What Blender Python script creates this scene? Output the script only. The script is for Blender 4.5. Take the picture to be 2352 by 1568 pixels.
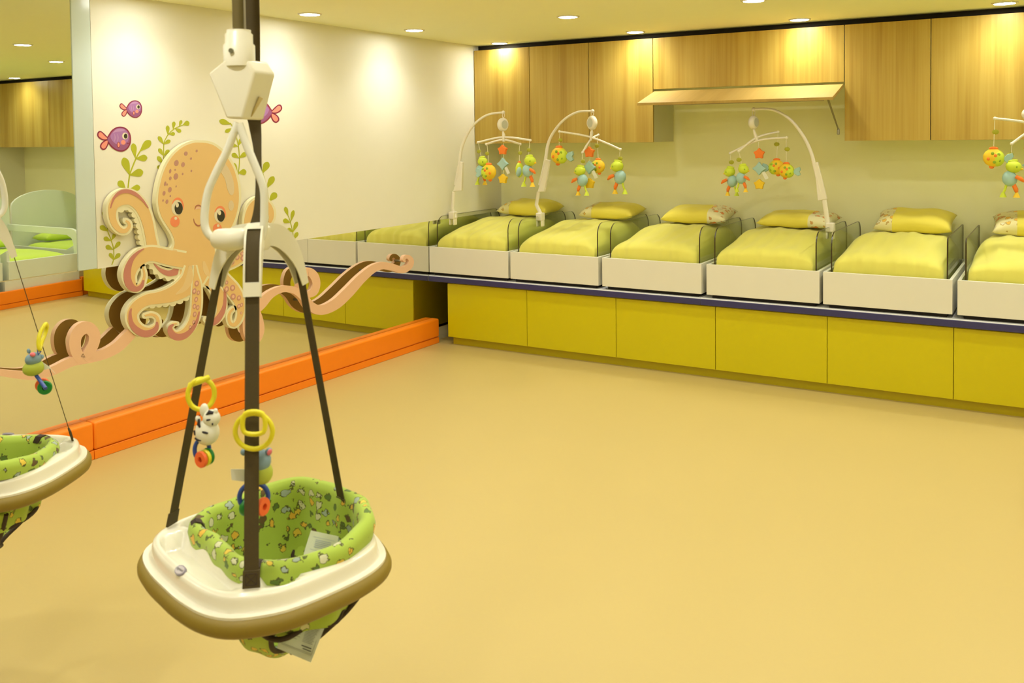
import bpy, bmesh, math, random
from mathutils import Vector, Matrix
random.seed(7)
PI = math.pi
for o in list(bpy.data.objects): bpy.data.objects.remove(o, do_unlink=True)
SC = bpy.context.scene
COL = SC.collection

# ------------------------------------------------------------------ camera
# focal length in pixels of a 2352 px wide frame, principal point, pose (fitted to the room's edges)
FPX, YAW, PITCH, ROLL, PY, PX = 2113.15, .5443, .0374, -.0121, 392.59, 1170.41
CAM = Vector((4.1987, -6.7943, 1.6))
_F = Vector((-math.sin(YAW), math.cos(YAW), 0)); _R = Vector((math.cos(YAW), math.sin(YAW), 0)); _U = Vector((0, 0, 1))
_F, _U = _F*math.cos(PITCH) - _U*math.sin(PITCH), _U*math.cos(PITCH) + _F*math.sin(PITCH)
_R, _U = _R*math.cos(ROLL) + _U*math.sin(ROLL), _U*math.cos(ROLL) - _R*math.sin(ROLL)
cd = bpy.data.cameras.new('camera'); cam = bpy.data.objects.new('camera', cd); COL.objects.link(cam)
cam.matrix_world = Matrix(((_R.x, _U.x, -_F.x, CAM.x), (_R.y, _U.y, -_F.y, CAM.y), (_R.z, _U.z, -_F.z, CAM.z), (0, 0, 0, 1)))
cd.sensor_width = 36; cd.lens = FPX/2352*36
cd.shift_x = (1176 - PX)/2352; cd.shift_y = (PY - 784)/2352
cd.clip_start = .05
cd.dof.use_dof = True; cd.dof.focus_distance = 5.2; cd.dof.aperture_fstop = 6.3
SC.camera = cam
# ------------------------------------------------------------------ world, exposure
w = bpy.data.worlds.new('world'); SC.world = w; w.use_nodes = True
w.node_tree.nodes['Background'].inputs[0].default_value = (1, .95, .8, 1)
w.node_tree.nodes['Background'].inputs[1].default_value = .05
SC.view_settings.view_transform = 'Standard'; SC.view_settings.look = 'None'
SC.view_settings.gamma = 1; SC.view_settings.use_curve_mapping = False
SC.view_settings.exposure = 0.0
SC.cycles.use_light_tree = False
LAMP_W = 1.2                      # watts of one ceiling downlight
LAMP_COL = (1.0, 1.0, .93)

def ray(x, y): return _F + _R*((x-PX)/FPX) - _U*((y-PY)/FPX)
def at(ax, v, x, y):
    r = ray(x, y); return CAM + r*((v-CAM[ax])/r[ax])
def atX(x, y, v=0): return at(0, v, x, y)
def atY(x, y, v=0): return at(1, v, x, y)
def atZ(x, y, v=0): return at(2, v, x, y)
def atD(x, y, d): return CAM + ray(x, y)*d

# ------------------------------------------------------------------ materials
def s2l(c): return tuple(((v/255)/12.92 if v <= 10 else ((v/255+.055)/1.055)**2.4) for v in c)
MATS = {}
def nt(name):
    m = bpy.data.materials.new(name); m.use_nodes = True
    return m, m.node_tree.nodes, m.node_tree.links, m.node_tree.nodes['Principled BSDF']
def mat(name, rgb, rough=.5, metal=0, noise=0, nscale=8, bump=0, bscale=40, coat=0, sheen=0, sub=0):
    if name in MATS: return MATS[name]
    m, N, L, B = nt(name)
    B.inputs['Roughness'].default_value = rough; B.inputs['Metallic'].default_value = metal
    if coat: B.inputs['Coat Weight'].default_value = coat; B.inputs['Coat Roughness'].default_value = .08
    if sheen: B.inputs['Sheen Weight'].default_value = sheen
    c = (*rgb, 1)
    tc = N.new('ShaderNodeTexCoord')
    n = N.new('ShaderNodeTexNoise'); n.inputs['Scale'].default_value = nscale; n.inputs['Detail'].default_value = 4
    L.new(tc.outputs['Object'], n.inputs['Vector'])
    mx = N.new('ShaderNodeMix'); mx.data_type = 'RGBA'
    k = noise if noise else .02
    mx.inputs['A'].default_value = tuple(max(0, v*(1-k)) for v in rgb)+(1,); mx.inputs['B'].default_value = tuple(min(1, v*(1+k)) for v in rgb)+(1,)
    L.new(n.outputs['Fac'], mx.inputs['Factor']); L.new(mx.outputs['Result'], B.inputs['Base Color'])
    if bump:
        n2 = N.new('ShaderNodeTexNoise'); n2.inputs['Scale'].default_value = bscale; n2.inputs['Detail'].default_value = 3
        L.new(tc.outputs['Object'], n2.inputs['Vector'])
        b = N.new('ShaderNodeBump'); b.inputs['Strength'].default_value = .5; b.inputs['Distance'].default_value = bump
        L.new(n2.outputs['Fac'], b.inputs['Height']); L.new(b.outputs['Normal'], B.inputs['Normal'])
    MATS[name] = m; return m
def emit(name, rgb, s):
    m, N, L, B = nt(name); B.inputs['Base Color'].default_value = (*rgb, 1)
    B.inputs['Emission Color'].default_value = (*rgb, 1); B.inputs['Emission Strength'].default_value = s
    MATS[name] = m; return m
def wood(name, c1, c2, c3, flat=1):
    m, N, L, B = nt(name); B.inputs['Roughness'].default_value = .42
    tc = N.new('ShaderNodeTexCoord')
    def noise(sx, sy, sz, sc, det, dist=0):
        mp = N.new('ShaderNodeMapping'); mp.inputs['Scale'].default_value = (sx, sy, sz)
        L.new(tc.outputs['Object'], mp.inputs['Vector'])
        n = N.new('ShaderNodeTexNoise'); n.inputs['Scale'].default_value = sc; n.inputs['Detail'].default_value = det; n.inputs['Distortion'].default_value = dist
        oi = N.new('ShaderNodeObjectInfo'); n.noise_dimensions = '4D'
        mu = N.new('ShaderNodeMath'); mu.operation = 'MULTIPLY'; mu.inputs[1].default_value = 37.0
        L.new(oi.outputs['Random'], mu.inputs[0]); L.new(mu.outputs[0], n.inputs['W'])
        L.new(mp.outputs['Vector'], n.inputs['Vector']); return n
    a = noise(1, flat, .05, 9, 3, .3); b = noise(1, flat, .02, 75, 4)
    r = N.new('ShaderNodeValToRGB'); e = r.color_ramp.elements
    e[0].position = .3; e[0].color = (*c1, 1); e[1].position = .72; e[1].color = (*c3, 1)
    k = e.new(.5); k.color = (*c2, 1)
    ad = N.new('ShaderNodeMath'); ad.operation = 'MULTIPLY_ADD'; ad.inputs[1].default_value = .34
    sb = N.new('ShaderNodeMath'); sb.operation = 'MULTIPLY_ADD'; sb.inputs[1].default_value = .66
    L.new(b.outputs['Fac'], ad.inputs[0]); sb.inputs[2].default_value = 0
    L.new(a.outputs['Fac'], sb.inputs[0]); L.new(sb.outputs[0], ad.inputs[2])
    L.new(ad.outputs[0], r.inputs['Fac']); L.new(r.outputs['Color'], B.inputs['Base Color'])
    bp = N.new('ShaderNodeBump'); bp.inputs['Strength'].default_value = .15; bp.inputs['Distance'].default_value = .0006
    L.new(b.outputs['Fac'], bp.inputs['Height']); L.new(bp.outputs['Normal'], B.inputs['Normal'])
    MATS[name] = m; return m
def mirror_mat(name, rgb, wave):
    m, N, L, B = nt(name); B.inputs['Base Color'].default_value = (*rgb, 1); B.inputs['Metallic'].default_value = 1; B.inputs['Roughness'].default_value = 0.0
    tc = N.new('ShaderNodeTexCoord'); n = N.new('ShaderNodeTexNoise'); n.inputs['Scale'].default_value = 1.7; n.inputs['Detail'].default_value = .6
    L.new(tc.outputs['Object'], n.inputs['Vector'])
    b = N.new('ShaderNodeBump'); b.inputs['Strength'].default_value = 1; b.inputs['Distance'].default_value = wave
    L.new(n.outputs['Fac'], b.inputs['Height']); L.new(b.outputs['Normal'], B.inputs['Normal'])
    MATS[name] = m; return m
def glass(name, tint):
    m = bpy.data.materials.new(name); m.use_nodes = True; N = m.node_tree.nodes; L = m.node_tree.links
    for x in list(N): N.remove(x)
    o = N.new('ShaderNodeOutputMaterial'); t = N.new('ShaderNodeBsdfTransparent'); g = N.new('ShaderNodeBsdfGlossy')
    t.inputs['Color'].default_value = (*tint, 1); g.inputs['Roughness'].default_value = .01
    lw = N.new('ShaderNodeLayerWeight'); lw.inputs['Blend'].default_value = .5
    pw = N.new('ShaderNodeMath'); pw.operation = 'POWER'; pw.inputs[1].default_value = 4; L.new(lw.outputs['Facing'], pw.inputs[0])
    f = N.new('ShaderNodeMath'); f.operation = 'MULTIPLY_ADD'; f.inputs[1].default_value = .5; f.inputs[2].default_value = .03; L.new(pw.outputs[0], f.inputs[0])
    mx = N.new('ShaderNodeMixShader'); L.new(f.outputs[0], mx.inputs[0]); L.new(t.outputs[0], mx.inputs[1]); L.new(g.outputs[0], mx.inputs[2]); L.new(mx.outputs[0], o.inputs['Surface'])
    MATS[name] = m; return m
def printed(name, base, cols, scale, size, dark, rough=.75, patch=None, wob=.35, bump=0):
    """cloth with small printed figures: a jittered cell pattern, each cell one ragged figure in one of `cols` with a dark outline.
    patch=(axis, sign, edge, ground): only where object coordinate*sign > edge, on its own ground colour"""
    m, N, L, B = nt(name); B.inputs['Roughness'].default_value = rough; B.inputs['Sheen Weight'].default_value = .15
    tc = N.new('ShaderNodeTexCoord')
    n = N.new('ShaderNodeTexNoise'); n.inputs['Scale'].default_value = scale*2.6; n.inputs['Detail'].default_value = 2
    L.new(tc.outputs['Object'], n.inputs['Vector'])
    v = N.new('ShaderNodeTexVoronoi'); v.inputs['Scale'].default_value = scale; v.inputs['Randomness'].default_value = .75
    L.new(tc.outputs['Object'], v.inputs['Vector'])
    d = N.new('ShaderNodeMath'); d.operation = 'MULTIPLY_ADD'; d.inputs[1].default_value = wob*2
    L.new(n.outputs['Fac'], d.inputs[0])
    ad = N.new('ShaderNodeMath'); ad.operation = 'ADD'; ad.inputs[1].default_value = -wob
    L.new(v.outputs['Distance'], ad.inputs[0]); L.new(ad.outputs[0], d.inputs[2])
    inn = N.new('ShaderNodeMath'); inn.operation = 'LESS_THAN'; inn.inputs[1].default_value = size
    out = N.new('ShaderNodeMath'); out.operation = 'LESS_THAN'; out.inputs[1].default_value = size*1.28
    L.new(d.outputs[0], inn.inputs[0]); L.new(d.outputs[0], out.inputs[0])
    sx = N.new('ShaderNodeSeparateColor'); L.new(v.outputs['Color'], sx.inputs[0])
    r = N.new('ShaderNodeValToRGB'); r.color_ramp.interpolation = 'CONSTANT'; e = r.color_ramp.elements
    e[0].position = 0; e[0].color = (*cols[0], 1); e[1].position = 1/len(cols); e[1].color = (*cols[1], 1)
    for i, c in enumerate(cols[2:]):
        k = e.new((i+2)/len(cols)); k.color = (*c, 1)
    L.new(sx.outputs[0], r.inputs['Fac'])
    m1 = N.new('ShaderNodeMix'); m1.data_type = 'RGBA'; m1.inputs['B'].default_value = (*dark, 1)
    m1.inputs['A'].default_value = (*(patch[3] if patch else base), 1)
    L.new(out.outputs[0], m1.inputs['Factor'])
    m2 = N.new('ShaderNodeMix'); m2.data_type = 'RGBA'; L.new(inn.outputs[0], m2.inputs['Factor'])
    L.new(m1.outputs['Result'], m2.inputs['A']); L.new(r.outputs['Color'], m2.inputs['B'])
    res = m2
    if patch:
        sp = N.new('ShaderNodeSeparateXYZ'); L.new(tc.outputs['Object'], sp.inputs[0])
        mu = N.new('ShaderNodeMath'); mu.operation = 'MULTIPLY'; mu.inputs[1].default_value = patch[1]; L.new(sp.outputs[patch[0]], mu.inputs[0])
        gt = N.new('ShaderNodeMath'); gt.operation = 'GREATER_THAN'; gt.inputs[1].default_value = patch[2]; L.new(mu.outputs[0], gt.inputs[0])
        m3 = N.new('ShaderNodeMix'); m3.data_type = 'RGBA'; m3.inputs['A'].default_value = (*base, 1)
        L.new(gt.outputs[0], m3.inputs['Factor']); L.new(m2.outputs['Result'], m3.inputs['B']); res = m3
    L.new(res.outputs['Result'], B.inputs['Base Color'])
    if bump:
        n2 = N.new('ShaderNodeTexNoise'); n2.inputs['Scale'].default_value = 9; n2.inputs['Detail'].default_value = 2; L.new(tc.outputs['Object'], n2.inputs['Vector'])
        b = N.new('ShaderNodeBump'); b.inputs['Strength'].default_value = .6; b.inputs['Distance'].default_value = bump
        L.new(n2.outputs['Fac'], b.inputs['Height']); L.new(b.outputs['Normal'], B.inputs['Normal'])
    MATS[name] = m; return m

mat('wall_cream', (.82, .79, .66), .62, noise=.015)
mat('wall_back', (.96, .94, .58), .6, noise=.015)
mat('ceiling_cream', (.95, .95, .64), .8, noise=.01)
mat('floor_vinyl', (.53, .405, .14), .42, noise=.02, nscale=1.5, bump=.0004, bscale=60)
mat('orange_vinyl', (1.0, .25, .004), .42, noise=.03, nscale=3)
mat('door_yellow', (.62, .54, .0), .34, noise=.02, nscale=2)
mat('plinth_yellow', (.56, .48, .001), .4)
mat('white_board', (.80, .78, .68), .35)
mat('white_top', (.85, .85, .85), .25)
mat('blue_edge', (.035, .035, .14), .38, noise=.1, nscale=30)
mat('shade_black', (.02, .015, .012), .9)  # near-black standing in for shade in narrow gaps
wood('oak', (.36, .215, .025), (.50, .34, .06), (.60, .44, .10))
wood('oak_light', (.42, .28, .08), (.50, .34, .10), (.55, .39, .13), flat=.05)
mat('laminate', (.62, .60, .42), .5)
mirror_mat('mirror', (.80, .80, .74), .0011)
mirror_mat('mirror_pale', (.80, .84, .74), .0002)
mat('frost', (.58, .66, .60), .22)
glass('clear_panel', (.94, .965, .91))
mat('panel_edge', (.05, .035, .01), .3)
mat('duvet', (.72, .67, .12), .8, noise=.02, nscale=5, sheen=.2)
mat('duvet_green', (.52, .68, .06), .8, sheen=.2)
printed('pillow_print_a', (.84, .72, .09), [(.8, .25, .05), (.85, .5, .06), (.75, .72, .5), (.6, .3, .08)], 22, .30, (.5, .35, .1), patch=(0, -1, .12, (.80, .72, .36)), bump=.012)
printed('pillow_print_b', (.84, .72, .09), [(.8, .25, .05), (.9, .45, .03), (.75, .72, .5), (.6, .3, .08)], 20, .32, (.6, .4, .15), patch=(0, 1, .10, (.82, .76, .45)), bump=.012)
mat('lamp_trim', (.75, .72, .62), .35)
emit('lamp_lens', (1, 1, .93), 82)
mat('oct_cream', (.80, .75, .50), .5)
mat('oct_peach', (.77, .52, .215), .5, noise=.05, nscale=5)
mat('oct_light', (.77, .57, .29), .5)
mat('oct_mauve', (.55, .22, .17), .5)
mat('oct_spot', (.50, .26, .20), .5)
mat('oct_ring', (.58, .29, .22), .5)
mat('oct_dot', (.80, .50, .36), .5)
mat('oct_sheen', (.70, .57, .36), .5)
mat('oct_back', (.50, .28, .05), .8)
mat('pink_board', (.82, .52, .33), .5)
mat('black_print', (.035, .03, .015), .5)
mat('eye_white', (.78, .70, .50), .5)
mat('coral', (.85, .26, .11), .5)
mat('mouth', (.42, .16, .09), .5)
mat('leaf_green', (.44, .46, .02), .5)
mat('fish_purple', (.40, .18, .44), .5)
mat('fish_dark', (.32, .10, .24), .5)
mat('fish_light', (.50, .27, .50), .5)
mat('fish_line', (.26, .02, .06), .5)
mat('salmon', (.84, .30, .22), .5)
mat('plastic_white', (.80, .77, .62), .3)
mat('plastic_tray', (.84, .80, .66), .22, coat=.3)
mat('hook_white', (.80, .80, .70), .2, coat=.3)
mat('bumper', (.24, .165, .014), .5)
mat('webbing', (.062, .043, .010), .8, noise=.12, nscale=200, bump=.0006, bscale=500)
mat('piping', (.035, .018, .008), .7)
mat('spring_cover', (.12, .09, .02), .7)
mat('slot_beige', (.42, .32, .10), .6)
mat('screw', (.25, .25, .18), .3, metal=.8)
printed('seat_print', (.38, .52, .055), [(.72, .52, .05), (.12, .07, .015), (.34, .42, .34), (.62, .62, .38), (.10, .18, .02), (.75, .45, .04)], 34, .285, (.08, .09, .01), patch=None, wob=.42)
mat('toy_yellow', (.78, .70, .02), .3)
mat('toy_blue', (.025, .07, .32), .3)
mat('toy_green', (.01, .22, .03), .3)
mat('toy_orange', (.85, .14, .03), .35)
mat('toy_white', (.82, .80, .66), .45)
mat('toy_black', (.015, .01, .02), .5)
mat('hippo_blue', (.22, .34, .42), .6)
mat('hippo_lime', (.46, .54, .06), .6)
mat('toy_pink', (.8, .18, .22), .5)
mat('tag_white', (.75, .75, .62), .7)
mat('paper', (.62, .65, .48), .7)
mat('ink', (.30, .32, .24), .8)
mat('ink_blue', (.35, .40, .45), .8)
mat('ink_dark', (.08, .08, .06), .8)
mat('badge', (.55, .50, .52), .4)
mat('badge_line', (.28, .25, .32), .4)
mat('mob_white', (.84, .78, .64), .35)
mat('mob_string', (.80, .76, .52), .7)
mat('mob_leaf', (.40, .40, .02), .6)
mat('mob_lime', (.62, .74, .04), .6)
mat('mob_yellow', (.88, .58, .02), .6)
mat('mob_orange', (.90, .22, .02), .6)
mat('mob_blue', (.38, .58, .54), .6)
mat('mob_grey', (.55, .56, .46), .6)
mat('mob_dots', (.28, .42, .02), .6)
mat('bed_white', (.74, .77, .68), .4)
mat('metal_grey', (.30, .27, .18), .35, metal=.6)
mat('room_cream', (.82, .78, .58), .7)

# ------------------------------------------------------------------ mesh collector
class MB:
    def __init__(s): s.v = []; s.f = []; s.m = []
    def add(s, vs, fs, mi=0):
        b = len(s.v); s.v += [Vector(p) for p in vs]
        for f in fs: s.f.append([b+i for i in f]); s.m.append(mi)
        return s
    def box(s, x0, x1, y0, y1, z0, z1, mi=0):
        return s.add([(x0, y0, z0), (x1, y0, z0), (x1, y1, z0), (x0, y1, z0), (x0, y0, z1), (x1, y0, z1), (x1, y1, z1), (x0, y1, z1)],
                     [(3, 2, 1, 0), (4, 5, 6, 7), (0, 1, 5, 4), (1, 2, 6, 5), (2, 3, 7, 6), (3, 0, 4, 7)], mi)
    def tube(s, pts, rad, n=8, mi=0, closed=False, flat=1.0, up=None):
        pts = [Vector(p) for p in pts]; k = len(pts)
        if not hasattr(rad, '__len__'): rad = [rad]*k
        vs = []; prev = None
        for i, p in enumerate(pts):
            if closed: t = pts[(i+1) % k]-pts[i-1]
            else: t = pts[min(i+1, k-1)]-pts[max(i-1, 0)]
            t.normalize()
            if up is not None: a = Vector(up) - t*t.dot(Vector(up))
            elif prev is None:
                a = Vector((0, 0, 1)) if abs(t.z) < .9 else Vector((1, 0, 0)); a = a-t*t.dot(a)
            else: a = prev-t*t.dot(prev)
            a.normalize(); prev = a; b = t.cross(a)
            for j in range(n):
                an = 2*PI*j/n; vs.append(p+(a*math.cos(an)+b*math.sin(an)*flat)*rad[i])
        fs = []
        for i in range(k if closed else k-1):
            i2 = (i+1) % k
            for j in range(n): fs.append((i*n+j, i*n+(j+1) % n, i2*n+(j+1) % n, i2*n+j))
        if not closed: fs.append(tuple(range(n))[::-1]); fs.append(tuple((k-1)*n+j for j in range(n)))
        return s.add(vs, fs, mi)
    def lathe(s, c, prof, n=20, mi=0, axis=(0, 0, 1)):
        q = Vector((0, 0, 1)).rotation_difference(Vector(axis)); c = Vector(c); vs = []; fs = []
        for r, z in prof:
            for j in range(n):
                a = 2*PI*j/n; vs.append(c+q @ Vector((r*math.cos(a), r*math.sin(a), z)))
        for i in range(len(prof)-1):
            for j in range(n): fs.append((i*n+j, i*n+(j+1) % n, (i+1)*n+(j+1) % n, (i+1)*n+j))
        if prof[0][0] > 1e-5: fs.append(tuple(range(n))[::-1])
        if len(prof) > 1 and prof[-1][0] > 1e-5: fs.append(tuple((len(prof)-1)*n+j for j in range(n)))
        return s.add(vs, fs, mi)
    def ball(s, c, r, n=14, mi=0, rot=None):
        c = Vector(c); r = r if hasattr(r, '__len__') else (r, r, r); vs = []; fs = []; h = n//2
        for i in range(h+1):
            t = PI*i/h
            for j in range(n):
                a = 2*PI*j/n; p = Vector((r[0]*math.sin(t)*math.cos(a), r[1]*math.sin(t)*math.sin(a), r[2]*math.cos(t)))
                vs.append(c+(rot @ p if rot else p))
        for i in range(h):
            for j in range(n): fs.append((i*n+j, (i+1)*n+j, (i+1)*n+(j+1) % n, i*n+(j+1) % n))
        return s.add(vs, fs, mi)
    def prism(s, front, back, mi=0, mback=None):
        """front, back: matching closed loops"""
        n = len(front); b = len(s.v)
        s.v += [Vector(p) for p in front]+[Vector(p) for p in back]
        s.f.append([b+i for i in range(n)]); s.m.append(mi)
        s.f.append([b+n+i for i in range(n)][::-1]); s.m.append(mi if mback is None else mback)
        for i in range(n):
            j = (i+1) % n; s.f.append([b+i, b+n+i, b+n+j, b+j]); s.m.append(mi)
        return s
    def strip(s, A, B, thick, mi=0):
        """solid band between polylines A and B, thickened by vector thick"""
        k = len(A); thick = Vector(thick); vs = [Vector(p) for p in A]+[Vector(p) for p in B]; vs += [p+thick for p in vs]; fs = []
        for i in range(k-1):
            fs += [(i, i+1, k+i+1, k+i), (2*k+i, 3*k+i, 3*k+i+1, 2*k+i+1), (i, 2*k+i, 2*k+i+1, i+1), (k+i, k+i+1, 3*k+i+1, 3*k+i)]
        fs += [(0, k, 3*k, 2*k), (k-1, 3*k-1, 4*k-1, 2*k-1)]
        return s.add(vs, fs, mi)

def root_of(o):
    while o.parent: o = o.parent
    return o
def build(name, mb, mats, parent=None, smooth=35, bevel=0, seg=2):
    mats = mats if isinstance(mats, (list, tuple)) else [mats]
    if parent is not None: org = Vector(root_of(parent).location)
    else:
        xs = [p.x for p in mb.v]; ys = [p.y for p in mb.v]; zs = [p.z for p in mb.v]
        org = Vector(((min(xs)+max(xs))/2, (min(ys)+max(ys))/2, min(zs)))
    me = bpy.data.meshes.new(name)
    me.from_pydata([tuple(p-org) for p in mb.v], [], mb.f)
    for k in mats: me.materials.append(MATS[k])
    me.polygons.foreach_set('material_index', mb.m)
    bm = bmesh.new(); bm.from_mesh(me); bmesh.ops.recalc_face_normals(bm, faces=bm.faces); bm.to_mesh(me); bm.free()
    if smooth:
        me.shade_smooth(); me.set_sharp_from_angle(angle=math.radians(smooth))
    o = bpy.data.objects.new(name, me); COL.objects.link(o)
    if parent is not None: o.parent = parent
    else: o.location = org
    if bevel:
        b = o.modifiers.new('bevel', 'BEVEL'); b.width = bevel; b.segments = seg; b.limit_method = 'ANGLE'; b.angle_limit = math.radians(40)
    return o
def tag(o, label, cat, group=None):
    o['label'] = label; o['category'] = cat
    if group: o['group'] = group
    return o
def thing(name, label, cat, loc, group=None):
    o = bpy.data.objects.new(name, None); COL.objects.link(o); o.location = loc; o.empty_display_size = .05
    return tag(o, label, cat, group)
def struct(name, mb, m, **k):
    o = build(name, mb, m, **k)
    if o.parent is None: o['kind'] = 'structure'
    return o
def copy_tree(o, parent=None):
    c = o.copy(); COL.objects.link(c); c.parent = parent
    for ch in [x for x in bpy.data.objects if x.parent == o]: copy_tree(ch, c)
    return c
def catmull(P, n=6, closed=False):
    out = []; k = len(P); d = len(P[0])
    for i in range(k if closed else k-1):
        if closed: a, b, c, e = P[i-1], P[i], P[(i+1) % k], P[(i+2) % k]
        else: a, b, c, e = P[max(i-1, 0)], P[i], P[i+1], P[min(i+2, k-1)]
        for j in range(n):
            t = j/n
            out.append(tuple(.5*((2*b[q])+(-a[q]+c[q])*t+(2*a[q]-5*b[q]+4*c[q]-e[q])*t*t+(-a[q]+3*b[q]-3*c[q]+e[q])*t**3) for q in range(d)))
    if not closed: out.append(tuple(P[-1]))
    return out
def sstep(a, b, x):
    t = max(0, min(1, (x-a)/(b-a))); return t*t*(3-2*t)

# ================================================================== ROOM
H = 2.353; XR = 7.1; YF = -8.7
MX = -.04                                          # lower mirror plane
struct('floor', MB().box(-.2, XR, YF, .15, -.1, 0), 'floor_vinyl', smooth=0)
struct('ceiling', MB().box(-.2, XR, YF, .15, H, H+.1), 'ceiling_cream', smooth=0)
struct('wall_back', MB().box(-.2, XR, 0, .15, 0, H), 'wall_back', smooth=0)
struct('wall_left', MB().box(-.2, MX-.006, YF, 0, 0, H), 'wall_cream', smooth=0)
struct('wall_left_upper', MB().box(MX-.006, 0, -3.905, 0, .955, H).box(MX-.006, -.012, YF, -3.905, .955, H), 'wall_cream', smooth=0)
struct('wall_right', MB().box(XR, XR+.15, YF, .15, 0, H), 'room_cream', smooth=0)
struct('wall_front', MB().box(-.2, XR, YF-.15, YF, 0, H), 'room_cream', smooth=0)
# baseboard: padded vinyl in lengths, each with a main pad and a lower strip
bl = bpy.data.objects.new('baseboard_left', None); COL.objects.link(bl); bl['kind'] = 'structure'; bl.location = (0, -4, 0)
yj = [-1.0+.012, atX(217, 1000, .03).y, -6.9, YF]
for a, b in zip(yj[1:], yj[:-1]):
    build('pad', MB().box(MX-.004, .028, a+.0015, b-.0015, .048, .190), 'orange_vinyl', bl, bevel=.012, seg=3)
    build('toe_strip', MB().box(MX-.004, .026, a+.0015, b-.0015, 0, .046), 'orange_vinyl', bl, bevel=.003)
# lower mirror in two sheets
wm = thing('wall_mirror', 'long low mirror band between the orange baseboard and the cream wall', 'mirror', (MX, -3, .15))
ys = [-.0, atX(711, 780, MX).y, -5.2, YF]
for a, b in zip(ys[1:], ys[:-1]):
    build('mirror_sheet', MB().box(MX-.005, MX, a+.001, b-.001, .10, .955), 'mirror', wm, smooth=0)
# upper tall mirror at the left with its frosted edge strip
um = thing('tall_mirror', 'tall wall mirror above the low mirror, reflecting wood cabinets and green beds', 'mirror', (0, -4.5, .96))
build('mirror_sheet', MB().box(-.012, -.001, -6.6, -4.012, .962, H-.004), 'mirror_pale', um, smooth=0)
build('edge_strip', MB().box(-.012, .004, -4.012, -3.909, .958, H-.003), 'frost', um, bevel=.002)

# ================================================================== CEILING DOWNLIGHTS
dl0 = None
LX = [.29, 1.50, 2.68, 3.88, 5.08, 6.28]; LY = [-.55, -1.60, -2.64, -3.69, -4.75, -5.80, -6.85]
rows = ['nearest the wood cabinets', 'second row from the wood cabinets', 'third row from the wood cabinets', 'fourth row from the wood cabinets']
for j, y in enumerate(LY):
    for i, x in enumerate(LX):
        yy = y if j else {0: -.47, 1: -.54, 2: -.55, 3: -.60}.get(i, -.58)
        c = (x, yy, H)
        if dl0 is None:
            t = thing('ceiling_downlight', '', 'ceiling light', c)
            build('trim_ring', MB().lathe(c, [(.056, .0), (.056, -.004), (.062, -.007), (.070, -.005), (.073, 0), (.073, .001)], 28), 'lamp_trim', t)
            build('lens', MB().lathe(c, [(.0562, -.0062)], 24), 'lamp_lens', t)
            dl0 = t
        else:
            t = copy_tree(dl0); t.location = c
        seen = {(0, 2), (0, 1), (0, 0), (1, 1), (1, 0), (2, 0), (2, 1), (3, 0)}
        nm = {(0, 2): 'round ceiling downlight directly right of the hanging black strap', (0, 1): 'round ceiling downlight over the left wall, between strap and cabinets',
              (0, 0): 'round ceiling downlight above the leftmost wood cabinet', (1, 1): 'round ceiling downlight set away from the cabinets, above the second crib',
              (1, 0): 'round ceiling downlight above the third wood cabinet', (2, 0): 'round ceiling downlight above the wide cabinet with the open flap',
              (2, 1): 'round ceiling downlight cut by the top edge of the photo, over the open flap', (3, 0): 'round ceiling downlight at the top right corner'}
        if (i, j) in seen: t['label'] = nm[(i, j)]; t['group'] = 'ceiling downlights'
        else: t['label'] = 'round ceiling downlight outside the direct view, seen only in the mirrors'; t['group'] = 'ceiling downlights out of view'
        ld = bpy.data.lights.new('downlight_bulb', 'AREA'); ld.shape = 'DISK'; ld.size = .10; ld.energy = LAMP_W; ld.color = LAMP_COL; ld.spread = math.radians(120)
        lo = bpy.data.objects.new('bulb', ld); COL.objects.link(lo); lo.parent = t; lo.location = (0, 0, -.008)

# ================================================================== BASE CABINETS + COUNTER
YD = -1.0105; ZC0, ZC1 = .4846, .5293
xs = [.124, .831, 1.544, 2.252, 2.956, 3.657, 4.36]
ordn = ['first', 'second', 'third', 'fourth', 'fifth', 'sixth']
for i in range(6):
    a, b = xs[i], xs[i+1]
    t = thing('base_cabinet', f'glossy yellow base cabinet, {ordn[i]} from the mirrored wall', 'cabinet', ((a+b)/2, -.5, 0), 'yellow base cabinets under the cribs')
    build('body', MB().box(a, b, YD+.021, -.003, .062, ZC0-.001), 'plinth_yellow', t, smooth=0)
    build('door', MB().box(a+.0018, b-.0018, YD, YD+.018, .062, ZC0-.010), 'door_yellow', t, bevel=.0015)
    build('plinth', MB().box(a+(.02 if i == 0 else 0), b, YD+.045, YD+.065, 0, .060), 'plinth_yellow', t, smooth=0)
for k, (a, b) in enumerate([(MX+.004, 2.160), (2.162, 4.42)]):
    t = thing('countertop', ['white countertop with a dark blue edge, half beside the mirror', 'white countertop with a dark blue edge, right half'][k], 'countertop', ((a+b)/2, -.5, ZC0), 'countertop under the cribs')
    build('worktop', MB().box(a, b, -1.031, -.002, ZC0+.002, ZC1), 'white_top', t, bevel=.003)
    build('edge_band', MB().box(a, b, -1.0377, -1.0312, ZC0, ZC1-.005), 'blue_edge', t, bevel=.002)

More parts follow.
